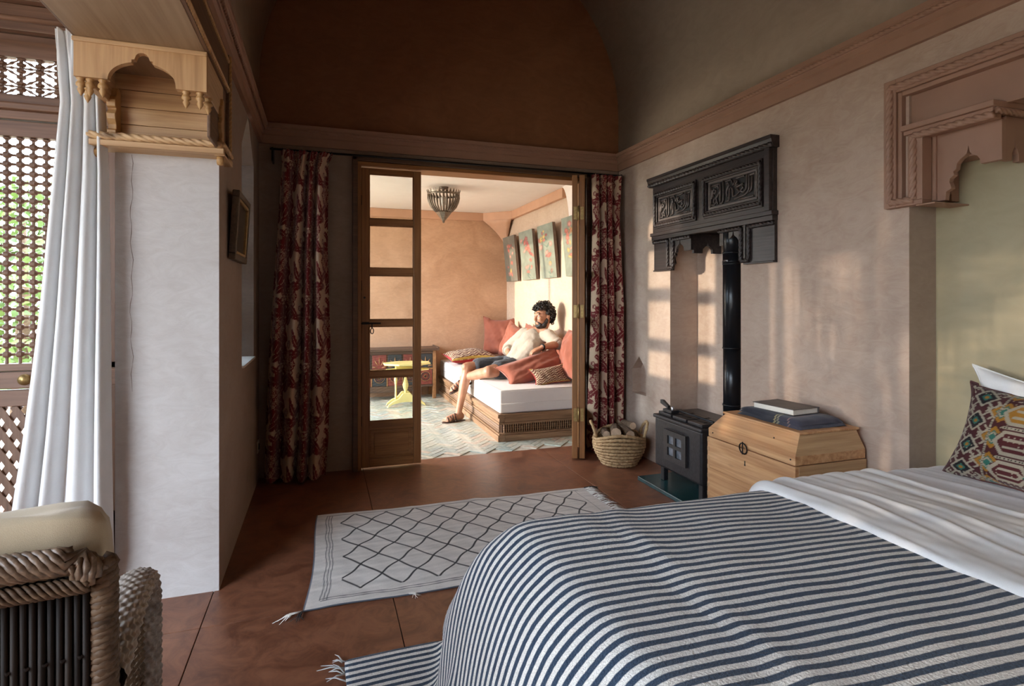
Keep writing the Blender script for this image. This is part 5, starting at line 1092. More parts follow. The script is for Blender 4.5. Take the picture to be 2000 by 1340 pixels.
# ---- curtains
def damask_tile(n=(170, 230), pa=0.36, pb=0.48):
    A, B_ = np.meshgrid((np.arange(n[0]) + .5) / n[0] * pa, (np.arange(n[1]) + .5) / n[1] * pb, indexing='ij')
    mask = np.zeros(A.shape, bool); vein = np.zeros(A.shape, bool)
    def each(cx, cy):
        for i in (-1, 0, 1):
            for j in (-1, 0, 1): yield A - cx - i * pa, B_ - cy - j * pb
    def flower(cx, cy, R, k):
        nonlocal mask, vein
        for x, y in each(cx, cy):
            d = np.hypot(x, y); t = np.arctan2(y, x); e = R * (0.74 + 0.26 * np.abs(np.cos(k * t / 2)))
            i = d < e; mask |= i; vein &= ~i
            v = i & ((np.abs(d - 0.56 * e) < 0.0022) | ((np.abs(np.sin(k * t / 2)) < 0.0045 / np.maximum(d, .004) ) & (d > 0.56 * e)) | (np.abs(d - 0.2 * R) < 0.002)); vein |= v
    def leaf(cx, cy, L, w, ang, cur=0.0, lob=5):
        nonlocal mask, vein
        for x, y in each(cx, cy):
            p = (x * math.cos(ang) + y * math.sin(ang)) / L; q = -x * math.sin(ang) + y * math.cos(ang) - cur * L * p * p
            ok = (p > 0) & (p < 1); pp = np.clip(p, 0, 1); ww = w * np.sin(PI * pp) ** 0.65 * (0.68 + 0.32 * np.abs(np.cos(lob * PI * pp)))
            i = ok & (np.abs(q) < ww); mask |= i; vein &= ~i; vein |= i & (np.abs(q) < 0.0016) & (pp < .85)
    r2 = random.Random(12)
    for _ in range(30): leaf(r2.uniform(0, pa), r2.uniform(0, pb), r2.uniform(0.07, 0.13), r2.uniform(0.022, 0.040), r2.uniform(0, 6.28), r2.uniform(-0.9, 0.9), r2.choice((4, 5, 6)))
    for cx, cy in ((0.10, 0.13), (0.27, 0.36)):
        for s_ in (1, -1): leaf(cx + 0.02 * s_, cy - 0.07, 0.13, 0.030, PI / 2 + s_ * 1.5, 0.9 * s_, 6); leaf(cx, cy + 0.06, 0.11, 0.026, PI / 2 + s_ * 0.8, 0.8 * s_, 5)
        for dx, dy, R in ((0, 0.062, 0.030), (-0.036, 0.040, 0.030), (0.036, 0.040, 0.030), (-0.056, 0.0, 0.031), (0.056, 0.0, 0.031), (0, 0.02, 0.032), (-0.03, -0.028, 0.032), (0.03, -0.028, 0.032), (0, -0.055, 0.034)): flower(cx + dx, cy + dy, R, 6)
    for _ in range(7): flower(r2.uniform(0, pa), r2.uniform(0, pb), r2.uniform(0.013, 0.020), 5)
    g_ = mask.copy()
    for sx in (-1, 0, 1):
        for sy in (-1, 0, 1): g_ |= np.roll(np.roll(mask, sx * 2, 0), sy * 2, 1)
    return g_ & ~vein
DT = damask_tile()
def damask(u, v):
    n = DT.shape; m = DT[(np.floor(u / 0.42 * n[0]).astype(int)) % n[0], (np.floor(v / 0.46 * n[1]).astype(int)) % n[1]]
    out = np.empty(u.shape + (3,)); out[:] = (0.62, 0.43, 0.30); out[m] = (0.17, 0.012, 0.014); return out
def curtain(name, label, edges, y0, folds, amp, mat, cloth_w, nu=200, nv=200, pattern=None, seed=0, lean=0.0):
    """edges: list of (z, x_left, x_right) from the top down; folds: waves across"""
    zs = np.array([e[0] for e in edges])[::-1]; xl = np.array([e[1] for e in edges])[::-1]; xr = np.array([e[2] for e in edges])[::-1]
    U, T = np.meshgrid(np.linspace(0, 1, nu), np.linspace(0, 1, nv), indexing='ij')
    Z = zs[0] + (zs[-1] - zs[0]) * T
    L = np.interp(Z, zs, xl); R = np.interp(Z, zs, xr)
    low = 1 - T
    ph = 2 * PI * folds * (U + 0.03 * np.sin(U * 9 + seed) + 0.018 * np.sin(T * 3 + seed * 2) * np.sin(U * PI)) + seed
    s = np.sin(ph); prof = np.sign(s) * np.abs(s) ** 0.75
    gather = np.clip((T - 0.93) / 0.07, 0, 1)
    am = amp * (0.62 + 0.5 * low - 0.25 * gather)
    Y = y0 + am * prof + 0.012 * np.sin(T * 7 + U * 5 + seed) * low + lean * low + gather * 0.012 * np.sin(2 * PI * folds * 3 * U)
    X = L + (R - L) * (U + 0.35 / folds / 6.28 * np.cos(ph) * 0.8)
    Z = Z + 0.006 * np.sin(U * 17) * low ** 8
    P = np.stack([X, Y, Z], -1)
    pat = pattern(U * cloth_w, Z).reshape(-1, 3) if pattern else None
    o = G().grid(P).obj(name, mat, None, smooth=True, pattern=pat); tag(o, label, 'curtain')
    md = o.modifiers.new('solid', 'SOLIDIFY'); md.thickness = 0.003; md.offset = 0
    return o
DAM = painted('damask_velvet', 0.85, 0.25, 500, 0.3)
CURTG = 'red damask curtains at the doorway'
c1 = curtain('damask_curtain', 'red and cream floral curtain left of the doorway', [(2.262, -0.27, 0.070), (2.18, -0.262, 0.040), (1.6, -0.30, 0.035), (0.9, -0.345, 0.055), (0.25, -0.372, 0.040), (0.012, -0.378, 0.020)], 4.125, 4.3, 0.062, DAM, 1.0, 230, 500, damask, 0.6)
c2 = curtain('damask_curtain', 'red and cream floral curtain squeezed between folded door and right wall', [(2.262, 2.085, 2.335), (1.9, 2.10, 2.315), (1.2, 2.085, 2.345), (0.5, 2.06, 2.35), (0.012, 2.05, 2.34)], 4.14, 3.6, 0.050, DAM, 0.95, 230, 500, damask, 2.0)
for c in (c1, c2): c['group'] = CURTG
rod = thing('curtain_rod', 'thin black curtain rod across the top of the doorway', 'curtain rod', (0.99, 4.16, 2.27))
G().tube([(-0.34, 4.165, 2.272), (2.37, 4.165, 2.272)], 0.008, 10).obj('rod', BLACK, rod, smooth=True)
for x in (-0.325, 2.36): G().box((x - 0.006, 4.155, 2.19), (x + 0.006, 4.27, 2.282)).obj('bracket', BLACK, rod, bevel=0.002)
g = G()
for x in np.linspace(-0.26, 0.06, 9):
    rg = [(x, 4.165 + 0.014 * math.cos(t), 2.270 + 0.014 * math.sin(t)) for t in np.linspace(0, 2 * PI, 13)]; G().tube(rg, 0.002, 5, False).obj('curtain_ring', BLACK, rod, smooth=True)
WCUR = fabric('curtain_white_cotton', (0.80, 0.80, 0.80), soft=10, var=0.04, bs=0.35)
wc = curtain('white_curtain', 'heavy white cotton curtain hanging beside the pale pier', [(2.28, -0.965, -0.822), (2.0, -0.945, -0.815), (1.75, -0.965, -0.805), (1.2, -1.01, -0.80), (0.7, -1.06, -0.795), (0.22, -1.115, -0.79), (0.16, -1.12, -0.80), (0.02, -1.13, -0.83)], 2.60, 3.4, 0.042, WCUR, 1.0, 160, 160, None, 4.2)
wr_ = thing('porch_curtain_rod', 'wooden pole carrying the white curtain in the porch', 'curtain rod', (-1.2, 2.62, 2.3)); G().tube([(-1.6, 2.62, 2.31), (-0.83, 2.62, 2.31)], 0.012, 10).obj('pole', REDWOOD, wr_, smooth=True)
for x in (-1.58, -0.84): G().box((x - 0.01, 2.61, 2.30), (x + 0.01, 2.87, 2.325)).obj('bracket', REDWOOD, wr_)

# ---- rug
def rug():
    nx, ny = 420, 250; U, V = np.meshgrid(np.linspace(0, 1, nx), np.linspace(0, 1, ny), indexing='ij')
    L, W = 1.70, 1.0
    a, b = U * L, V * W
    X = -0.075 + a + 0.012 * np.sin(V * 5) * (1 - U) + 0.055 * (V) * (1 - U) * 1.0; Y = 2.385 + b * (1.0 + 0.02 * (1 - U)) + 0.006 * np.sin(a * 9) + 0.012 * U * (1 - U) - 0.035 * U * V
    Z = 0.008 + 0.0022 * fbm(np.stack([a * 2.2, b * 2.2], -1), 5, 1.0, 3) + 0.004 * np.clip(1 - np.hypot((a - 0.95) / .05, (b - 0.98) / .05), 0, 1); Z = np.maximum(Z, 0.004)
    base = np.array((0.80, 0.76, 0.72)); img = np.ones(a.shape + (3,)) * base * (0.93 + 0.10 * fbm(np.stack([a * 6, b * 14], -1), 6, 1.0, 3)[..., None])
    wob = 0.010 * np.sin(a * 23 + 1) * np.sin(b * 19); wob2 = 0.009 * np.sin(a * 17 + b * 31)
    def ln(d, w): return np.clip((w - np.abs(d)) / 0.0022 + 0.5, 0, 1)
    px_, py = 0.172, 0.213; ia, ib = a - 0.135, b - 0.105
    s1 = ia / px_ + ib / py + wob / py + 0.5; s2 = ia / px_ - ib / py + wob2 / py + 0.5
    dd = 1 / math.hypot(1 / px_, 1 / py)
    d1 = (s1 - np.round(s1)) * dd; d2 = (s2 - np.round(s2)) * dd
    ins = (ia > 0) & (ia < 1.46) & (ib > 0) & (ib < 0.852)
    m = np.maximum(ln(d1, 0.0052), ln(d2, 0.0052)) * ins
    m2 = np.zeros_like(a)
    for dl in (0.06, 0.074, 0.088): m2 = np.maximum(m2, ln(a - dl + 0.003 * np.sin(b * 30), 0.0022) * (b > 0.055) * (b < 0.965))
    for dl in (0.050, 0.066): m2 = np.maximum(m2, ln(b - dl + 0.002 * np.sin(a * 40), 0.0028) * (a > 0.06) * (a < 1.64))
    m2 = np.maximum(m2, ln(b - 0.965, 0.003) * (a > 0.06) * (a < 1.64)); m2 = np.maximum(m2, ln(a - 1.62, 0.0016) * (b > 0.055) * (b < 0.965))
    img = img * (1 - m[..., None]) + np.array((0.018, 0.017, 0.020)) * m[..., None]; img = img * (1 - 0.85 * m2[..., None]) + np.array((0.03, 0.035, 0.05)) * 0.85 * m2[..., None]
    e = ((a < 0.006) | (b < 0.004)); img[e] = (0.10, 0.11, 0.14)
    P = np.stack([X, Y, Z], -1)
    o = G().grid(P, flip=False).obj('rug', painted('rug_wool', 0.95, 0.2, 350, 0.15, 0.1, 0.6), None, smooth=True, pattern=img.reshape(-1, 3)); tag(o, 'off-white wool rug with black diamond lines on the brown floor', 'rug')
    md = o.modifiers.new('solid', 'SOLIDIFY'); md.thickness = 0.006; md.offset = -1
    WOOL = fabric('rug_fringe_wool', (0.78, 0.74, 0.69)); r = random.Random(5); g = G()
    for k in range(150):
        j = int(r.uniform(0, ny - 1)); p = P[-1, j]; ln_ = r.uniform(0.05, 0.085); dy = r.gauss(0, 0.012)
        g.tube([(p[0] - 0.004, p[1], 0.006), (p[0] + ln_ * .5, p[1] + dy * .6, 0.010 + r.uniform(0, .006)), (p[0] + ln_, p[1] + dy, 0.004)], [0.0022, 0.002, 0.001], 4)
    f = g.obj('fringe', WOOL, o, smooth=True); f['kind'] = 'stuff'
    for (px2, py2, dx, dy, m_) in ((P[0, 0][0], P[0, 0][1], -0.085, -0.035, WOOL), (P[0, 0][0], P[0, 0][1], -0.02, -0.06, BLACKYARN), (P[-1, -1][0], P[-1, -1][1], 0.10, -0.01, BLACKYARN), (P[0, 0][0] + .42, P[0, 0][1], .03, -0.02, WOOL)):
        g = G()
        for k in range(7): g.tube([(px2, py2, 0.008), (px2 + dx * .5 + r.gauss(0, .006), py2 + dy * .5 + r.gauss(0, .006), 0.014), (px2 + dx + r.gauss(0, .014), py2 + dy + r.gauss(0, .012), 0.004)], [0.003, 0.0025, 0.001], 4)
        g.obj('tassel', m_, o, smooth=True)
BLACKYARN = fabric('yarn_black', (0.02, 0.02, 0.022))
rug()
# ================================================================== BED
bed = thing('bed', 'wide low bed with white bedding in the alcove', 'bed', (1.5, 0.85, 0))
SHEET = fabric('sheet_white', (0.78, 0.76, 0.77), soft=5, var=0.03)
BX0, BX1, BY0, BY1, BZ = 0.50, 2.545, 0.02, 1.665, 0.565
board('bed_base', DARKWOOD, (BX0 + 0.06, BY0 + 0.05, 0.0), (BX1, BY1 - 0.05, 0.27), bed)
soft_box('mattress', SHEET, (BX0 + 0.004, BY0, 0.27), (BX1, BY1 - 0.004, BZ), bed, 0.10)
n1, n2 = 50, 70; U, V = np.meshgrid(np.linspace(0, 1, n1), np.linspace(0, 1, n2), indexing='ij')
# fitted sheet on the pillow end, with soft creases and a draped far edge
def draped(name, mat, xa, xb, lift, drop, seed, wr, crease, parent, lab=None, cat=None, edge=0.012, nt_=110, nx_=60, slope=0.0):
    """cloth over the mattress between xa and xb; t runs along y from the near side over the far edge and down"""
    s, t = np.meshgrid(np.linspace(0, 1, nx_), np.linspace(0, 1, nt_), indexing='ij')
    R = 0.07; flat = BY1 - R - (BY0 - 0.0); arc_l = R * PI / 2; tot = flat + arc_l + drop; q = t * tot
    Y = np.where(q < flat, BY0 + q, np.where(q < flat + arc_l, BY1 - R + R * np.sin(np.clip((q - flat) / R, 0, PI / 2)), BY1)); 
    Z = np.where(q < flat, BZ, np.where(q < flat + arc_l, BZ - R + R * np.cos(np.clip((q - flat) / R, 0, PI / 2)), BZ - R - (q - flat - arc_l)))
    X = xa + (xb - xa) * s + slope * (t - 0.5)
    top = np.clip((flat - q) / 0.1, 0, 1)
    w_ = fbm(np.stack([X * 1.5 + q * 0.35, q * 0.6 - X * 0.3], -1), seed, 1.4, 4) * wr + crease * np.abs(np.sin(X * 34 + 3.0 * np.sin(q * 2.3 + seed))) ** 6 * np.sin(q * 3 + X * 9 + seed)
    e = np.clip(np.minimum(s, 1 - s) / 0.06, 0, 1); up = lift * np.sqrt(np.clip(1 - (1 - e) ** 2, 0, 1)) + 0.002
    d = up + w_ * (0.3 + 0.7 * e)
    nY = np.where(q < flat, 0, np.where(q < flat + arc_l, np.sin(np.clip((q - flat) / R, 0, PI / 2)), 1)); nZ = np.where(q < flat, 1, np.where(q < flat + arc_l, np.cos(np.clip((q - flat) / R, 0, PI / 2)), 0))
    P = np.stack([X, Y + nY * np.maximum(d, .001), Z + nZ * np.maximum(d, .001)], -1)
    o = G().grid(P).obj(name, mat, parent, smooth=True, sub=1)
    if lab: tag(o, lab, cat)
    return o
draped('fitted_sheet', SHEET, 1.85, 2.54, 0.006, 0.10, 3, 0.004, 0.006, bed)
dv = draped('duvet', fabric('duvet_white', (0.82, 0.80, 0.78), soft=5, var=0.03), 1.47, 2.03, 0.034, 0.26, 8, 0.008, 0.009, None, 'white duvet folded back across the bed beside the striped throw', 'duvet', nt_=160, nx_=90)
# ---- striped throw: settled cloth
def settle():
    h = 0.034; x_lo, x_hi, y_lo, y_hi = -0.11, 1.52, -0.10, 2.02
    nx, ny = int((x_hi - x_lo) / h) + 1, int((y_hi - y_lo) / h) + 1
    gx, gy = np.meshgrid(np.linspace(x_lo, x_hi, nx), np.linspace(y_lo, y_hi, ny), indexing='ij')
    P = np.stack([gx, gy, np.full_like(gx, BZ + 0.012)], -1); r = np.random.default_rng(4); P[..., 2] += r.normal(0, 0.002, gx.shape)
    Vv = np.zeros_like(P); inv = np.ones(gx.shape); inv[(gx > 1.42) & (gy < 1.55)] = 0.0; inv[(gy < 0.06) & (gx > 0.6)] = 0.0
    rest = P.copy(); hx, hy = (x_hi - x_lo) / (nx - 1), (y_hi - y_lo) / (ny - 1); hd = math.hypot(hx, hy)
    S = slice
    pairs = []
    def add(a, b, L, k): pairs.append((a, b, L, k))
    for par in (0, 1):
        add((S(par, nx - 1, 2), S(None)), (S(par + 1, nx, 2), S(None)), hx, 0.95); add((S(None), S(par, ny - 1, 2)), (S(None), S(par + 1, ny, 2)), hy, 0.95)
        add((S(par, nx - 1, 2), S(0, ny - 1)), (S(par + 1, nx, 2), S(1, ny)), hd, 0.35); add((S(par, nx - 1, 2), S(1, ny)), (S(par + 1, nx, 2), S(0, ny - 1)), hd, 0.35)
    for par in (0, 1, 2, 3):
        if par < 2: pass
        add((S(par, nx - 2, 4), S(None)), (S(par + 2, nx, 4), S(None)), 2 * hx, 0.18); add((S(None), S(par, ny - 2, 4)), (S(None), S(par + 2, ny, 4)), 2 * hy, 0.18)
    fixed = []
    for a, b, L, k in pairs:
        na = min(inv[a].shape[0], inv[b].shape[0]); nb = min(inv[a].shape[1], inv[b].shape[1])
        def trim(sl, cnt, st):
            return sl
        fixed.append((a, b, L, k))
    c0 = np.array(((BX0 + BX1) / 2, (BY0 + BY1) / 2, BZ / 2)); hh = np.array(((BX1 - BX0) / 2, (BY1 - BY0) / 2, BZ / 2)); R = 0.085
    def collide(P):
        d = P - c0; off = 0.17 * (1 - np.exp(-np.clip(BZ - 0.03 - P[..., 2], 0, 1) / 0.2)); hx_ = np.stack([hh[0] + off, hh[1] + off * 0.8, np.full_like(off, hh[2])], -1); q = np.abs(d) - (hx_ - R); qm = np.maximum(q, 0); ln = np.linalg.norm(qm, axis=-1); ins = np.minimum(q.max(-1), 0); sd = ln + ins - R - 0.008
        nrm = np.where(ln[..., None] > 1e-9, qm / np.maximum(ln[..., None], 1e-9), (q == q.max(-1, keepdims=True)) * 1.0) * np.sign(d)
        pen = np.clip(-sd, 0, 0.05)[..., None] * inv[..., None]
        P = P + nrm * pen; hit = (pen[..., 0] > 0)
        fl = P[..., 2] < 0.010; P[..., 2] = np.where(fl, 0.010, P[..., 2]); return P, hit, fl
    dt = 1 / 50
    for step in range(140):
        Vv[..., 2] -= 9.8 * dt * inv; Vv *= 0.965; Q = P + Vv * dt * inv[..., None]
        for it in range(22):
            for a, b, L, k in fixed:
                A, B_ = Q[a], Q[b]; m0, m1 = min(A.shape[0], B_.shape[0]), min(A.shape[1], B_.shape[1]); A, B_ = A[:m0, :m1], B_[:m0, :m1]
                wa, wb = inv[a][:m0, :m1], inv[b][:m0, :m1]; d = B_ - A; ln = np.linalg.norm(d, axis=-1); w_ = wa + wb; w_ = np.where(w_ > 0, w_, 1)
                c = (k * (ln - L) / np.maximum(ln, 1e-9) / w_)[..., None] * d
                Q[a][:m0, :m1] += c * wa[..., None]; Q[b][:m0, :m1] -= c * wb[..., None]
            Q, hit, fl = collide(Q)
        Vv = (Q - P) / dt; Vv[hit] *= 0.6; Vv[fl] *= 0.6; P = Q
    return P, rest
TP_, TR_ = settle()
def throw_mat():
    m, nt, b = new_mat('throw_striped_cotton'); tc = nt.nodes.new('ShaderNodeTexCoord'); sep = nt.nodes.new('ShaderNodeSeparateXYZ'); link(nt, tc.outputs['UV'], sep.inputs[0])
    v = coords(nt); n1 = noise(nt, v, 55, 3); n2 = noise(nt, v, 420, 2)
    ad = node(nt, 'ShaderNodeMath', operation='MULTIPLY_ADD'); ad.inputs[1].default_value = 0.0035; link(nt, n1, ad.inputs[0]); link(nt, sep.outputs[1], ad.inputs[2])
    dv_ = node(nt, 'ShaderNodeMath', operation='DIVIDE'); dv_.inputs[1].default_value = 0.0300; link(nt, ad.outputs[0], dv_.inputs[0])
    fr_ = node(nt, 'ShaderNodeMath', operation='FRACT'); link(nt, dv_.outputs[0], fr_.inputs[0])
    mk = ramp(nt, fr_.outputs[0], [(0.0, (0, 0, 0)), (0.07, (1, 1, 1)), (0.50, (1, 1, 1)), (0.58, (0, 0, 0))])
    white = ramp(nt, n2, [(0.3, (0.55, 0.52, 0.48)), (0.65, (0.84, 0.81, 0.76))]); navy = ramp(nt, n2, [(0.3, (0.014, 0.028, 0.055)), (0.7, (0.042, 0.070, 0.115))])
    link(nt, mixc(nt, mk, white, navy), b.inputs['Base Color']); b.inputs['Roughness'].default_value = 0.95; b.inputs['Sheen Weight'].default_value = 0.15; b.inputs['Specular IOR Level'].default_value = 0.1
    n3 = noise(nt, v, 160, 3); bump(nt, b, n3, 0.7, 0.006); return m
# quilting ridge across the throw and slight puffiness
rest_x, rest_y = TR_[..., 0], TR_[..., 1]
top = np.clip((TP_[..., 2] - 0.52) / 0.04, 0, 1)
TP_[..., 2] += top * (0.006 * fbm(np.stack([rest_x, rest_y], -1), 21, 1.3, 3) + 0.007 * np.exp(-((rest_x - 0.86 - 0.10 * (rest_y - 0.9)) / 0.022) ** 2) - 0.006 * np.exp(-((rest_x - 0.82 - 0.10 * (rest_y - 0.9)) / 0.02) ** 2))
throw = G().grid(TP_).obj('striped_throw', throw_mat(), None, smooth=True, sub=1, uv=np.stack([rest_x, rest_y], -1).reshape(-1, 2)); tag(throw, 'navy and white striped throw draped over the foot of the bed', 'throw')
md = throw.modifiers.new('solid', 'SOLIDIFY'); md.thickness = 0.006; md.offset = 1
# fringe knots at the corner that trails on the floor
g = G(); r = random.Random(9)
for k in range(10):
    p = V3(TP_[0, -1 - k // 3]) + V3((r.gauss(0, .004), r.gauss(0, .004), 0)); d = V3((-0.8 + r.gauss(0, .3), 0.4 + r.gauss(0, .4), 0)) * 0.06
    g.tube([p, p + d * .5 + V3((0, 0, .004)), p + d - V3((0, 0, max(0, p.z - .004)))], [0.003, 0.0025, 0.001], 4)
g.obj('corner_tassel', fabric('throw_yarn', (0.5, 0.5, 0.5)), throw, smooth=True)
# ---- pillows
PILLOW = fabric('pillow_white', (0.80, 0.79, 0.78), soft=5, var=0.03)
cushion('pillow', 'plain white pillow standing against the alcove wall', (2.465, 1.235, 0.752), (0, -1, -0.12), (0.06, 0.05, 1), 0.70, 0.385, 0.15, PILLOW, None, 12, None, None, 0.016, 44)
def kilim_big(U, V):
    out = np.zeros(U.shape + (3,)); out[:] = (0.060, 0.016, 0.018)
    cream = np.array((0.33, 0.29, 0.225)); mus = np.array((0.30, 0.145, 0.022)); teal = np.array((0.03, 0.13, 0.10)); blk = np.array((0.012, 0.010, 0.012))
    x = (U + 1) * 0.5 * 0.62; y = (V + 1) * 0.5 * 0.46
    def paint(m, c): out[m] = c
    def poly(pts, w, c, closed=False):
        P = pts + ([pts[0]] if closed else [])
        d = np.full(U.shape, 9.0)
        for a, b in zip(P[:-1], P[1:]): d = np.minimum(d, seg_d(x, y, a, b))
        paint(d < w, c)
    # side bands: stacked hooked diamonds
    for bx in (0.085, 0.535):
        for k in range(4):
            cy = 0.06 + k * 0.115
            paint((np.abs(x - bx) / 0.05 + np.abs(y - cy) / 0.05) < 1, blk); poly([(bx - .045, cy), (bx, cy + .045), (bx + .045, cy), (bx, cy - .045)], 0.0045, cream, True); paint((np.abs(x - bx) / 0.02 + np.abs(y - cy) / 0.02) < 1, teal); paint(np.hypot(x - bx, y - cy) < 0.008, mus)
            for sx in (-1, 1):
                for sy in (-1, 1):
                    q = lambda a, b: (bx + sx * a, cy + sy * b)
                    poly([q(.022, .026), q(.045, .05), q(.066, .03), q(.052, .016)], 0.0042, cream); poly([q(.045, .05), q(.03, .066)], 0.0042, cream)
        for k in range(5):
            cy = 0.0 + k * 0.115; s_ = 1 if bx < .3 else -1
            X0 = bx + s_ * 0.09; paint((np.abs(x - X0) / 0.045 + np.abs(y - cy) / 0.05) < 1, mus); paint((np.abs(x - X0) / 0.028 + np.abs(y - cy) / 0.032) < 1, teal); poly([(X0 - .02, cy), (X0, cy + .022), (X0 + .02, cy), (X0, cy - .022)], 0.003, cream, True)
    # centre: pairs of long hexagons with inner bars
    for row, cy in enumerate((0.085, 0.215, 0.345)):
        for cx in (0.245, 0.375):
            h = 0.052; paint((np.abs(x - cx) < 0.06) & (np.abs(y - cy) < 0.05) & (np.abs(x - cx) + np.abs(y - cy) < 0.088), mus if row == 2 else (0.075, 0.018, 0.02))
            poly([(cx - .062, cy), (cx - .035, cy + .045), (cx + .035, cy + .045), (cx + .062, cy), (cx + .035, cy - .045), (cx - .035, cy - .045)], 0.0068, cream, True)
            poly([(cx - .03, cy + .015), (cx + .028, cy + .015), (cx + .042, cy), (cx + .028, cy - .017), (cx - .03, cy - .017)], 0.0055, cream)
        poly([(0.20, cy + 0.065), (0.42, cy + 0.065)], 0.0055, cream)
        paint((np.abs(y - cy - 0.065) < 0.004) & (((x * 90) % 1) < 0.4) & (x > .18) & (x < .44), blk)
        paint((np.abs(x - 0.31) / 0.022 + np.abs(y - cy - 0.0) / 0.022) < 1, teal if row != 1 else mus)
    for xx in (0.158, 0.462):
        paint(np.abs(x - xx - 0.004 * np.sin(y * 20)) < 0.0042, cream); paint((np.abs(x - xx - 0.004 * np.sin(y * 20)) < 0.0042) & (((y * 120) % 1) < 0.3), blk)
    for yy in (0.012, 0.03, 0.44): paint((np.abs(y - yy) < 0.004) & (((x * 55) % 1) < 0.35), cream)
    dots = (((x * 60) % 1 - .5) ** 2 + ((y * 60) % 1 - .5) ** 2 < 0.03) & (fbm(np.stack([x * 8, y * 8], -1), 2, 1, 2) > 0.35); paint(dots & (out.sum(-1) < 0.2), cream)
    return out
kp = cushion('kilim_pillow', 'kilim pillow with cream hooked diamonds leaning on the white pillow', (2.36, 1.235, 0.722), (-0.01, -1, -0.055), (0.37, 0.06, 1), 0.62, 0.375, 0.16, painted('kilim_wool', 0.95, 0.3, 450, 0.15, 0.1, 0.6), fabric('kilim_back', (0.10, 0.03, 0.03)), 15, None, kilim_big, 0.005, 150)

# ================================================================== WICKER ARMCHAIR
wk = thing('wicker_armchair', 'dark wicker armchair with beige back cushion seen from behind', 'armchair', (-0.62, 1.30, 0))
WD = wood('wicker_dark', (0.045, 0.026, 0.016), (0.10, 0.060, 0.036), (0.20, 0.13, 0.08), 0, 1.5, 0.5, 0.2); WDK = wood('wicker_very_dark', (0.006, 0.004, 0.003), (0.013, 0.008, 0.006), (0.025, 0.016, 0.011), 2, 1.5, 0.55, 0.2); WL = wood('wicker_rim', (0.06, 0.036, 0.02), (0.13, 0.08, 0.05), (0.25, 0.165, 0.105), 1, 1.5, 0.45, 0.2); WA = wood('wicker_arm', (0.11, 0.08, 0.06), (0.22, 0.17, 0.13), (0.38, 0.31, 0.26), 1, 1.5, 0.4, 0.2)
for m_ in (WD, WDK): m_.node_tree.nodes['Principled BSDF'].inputs['Specular IOR Level'].default_value = 0.15
CM = Matrix.Translation((-0.318, 1.00, 0)) @ Matrix.Rotation(math.radians(8), 4, 'Z')      # local: x to the left is negative, y towards the seat
def L(p): return tuple(CM @ V3(p))
W_ = 0.66; ZT = 0.865
# woven back: stakes and weavers
for i in range(61):
    x = -0.016 - i * 0.0104; G().tube([L((x, 0.0, 0.30)), L((x, 0.002 * math.sin(i * 2.1), 0.6)), L((x, 0.0, ZT - 0.02))], 0.0054, 6).obj('reed', WDK, wk, smooth=True)
for z in (0.36, 0.45, 0.54, 0.63, 0.72):
    pts = [L((-0.012 - k * 0.0104, 0.0075 * math.cos(PI * k), z)) for k in range(62)]; G().tube(pts, 0.0030, 4).obj('binding', WDK, wk, smooth=True)
# braided rim over the top and down the sides
def braid(path, r, n_str=3, turns=26, mat=WD, name='braid'):
    path = [V3(p) for p in path]; cum = [0]
    for a, b in zip(path[:-1], path[1:]): cum.append(cum[-1] + (b - a).length)
    T = cum[-1]
    for s in range(n_str):
        pts = []
        for k in range(turns * 8 + 1):
            d = T * k / (turns * 8); i = max(0, min(len(cum) - 2, int(np.searchsorted(cum, d)) - 1)); t = (d - cum[i]) / max(1e-6, cum[i + 1] - cum[i]); c = path[i].lerp(path[i + 1], t)
            tg = (path[i + 1] - path[i]).normalized(); e1 = tg.orthogonal().normalized(); e2 = tg.cross(e1); a = 2 * PI * (k / 8 + s / n_str)
            pts.append(c + e1 * math.cos(a) * r + e2 * math.sin(a) * r)
        G().tube(pts, r * (0.72 if n_str < 5 else 0.34), 6).obj(name, mat, wk, smooth=True)
braid([L((-W_, -0.004, ZT)), L((-0.35, -0.006, ZT + 0.006)), L((-0.03, -0.004, ZT)), L((-0.004, 0.0, ZT - 0.03))], 0.017, 9, 7, WL)
braid([L((-W_, -0.012, ZT - 0.034)), L((-0.35, -0.014, ZT - 0.030)), L((-0.01, -0.012, ZT - 0.036))], 0.010, 6, 12, WD)
braid([L((0.004, 0.01, ZT - 0.012)), L((0.006, 0.012, 0.30))], 0.012, 3, 20, WD); braid([L((-W_ - 0.004, 0.01, ZT - 0.012)), L((-W_ - 0.006, 0.012, 0.30))], 0.012, 3, 20, WD)
for x in (-0.01, -W_ + 0.01):
    for y in (0.02, 0.56): G().tube([L((x, y, 0.0)), L((x, y, 0.42 if y > .1 else 0.84))], 0.016, 10).obj('leg', WD, wk, smooth=True)
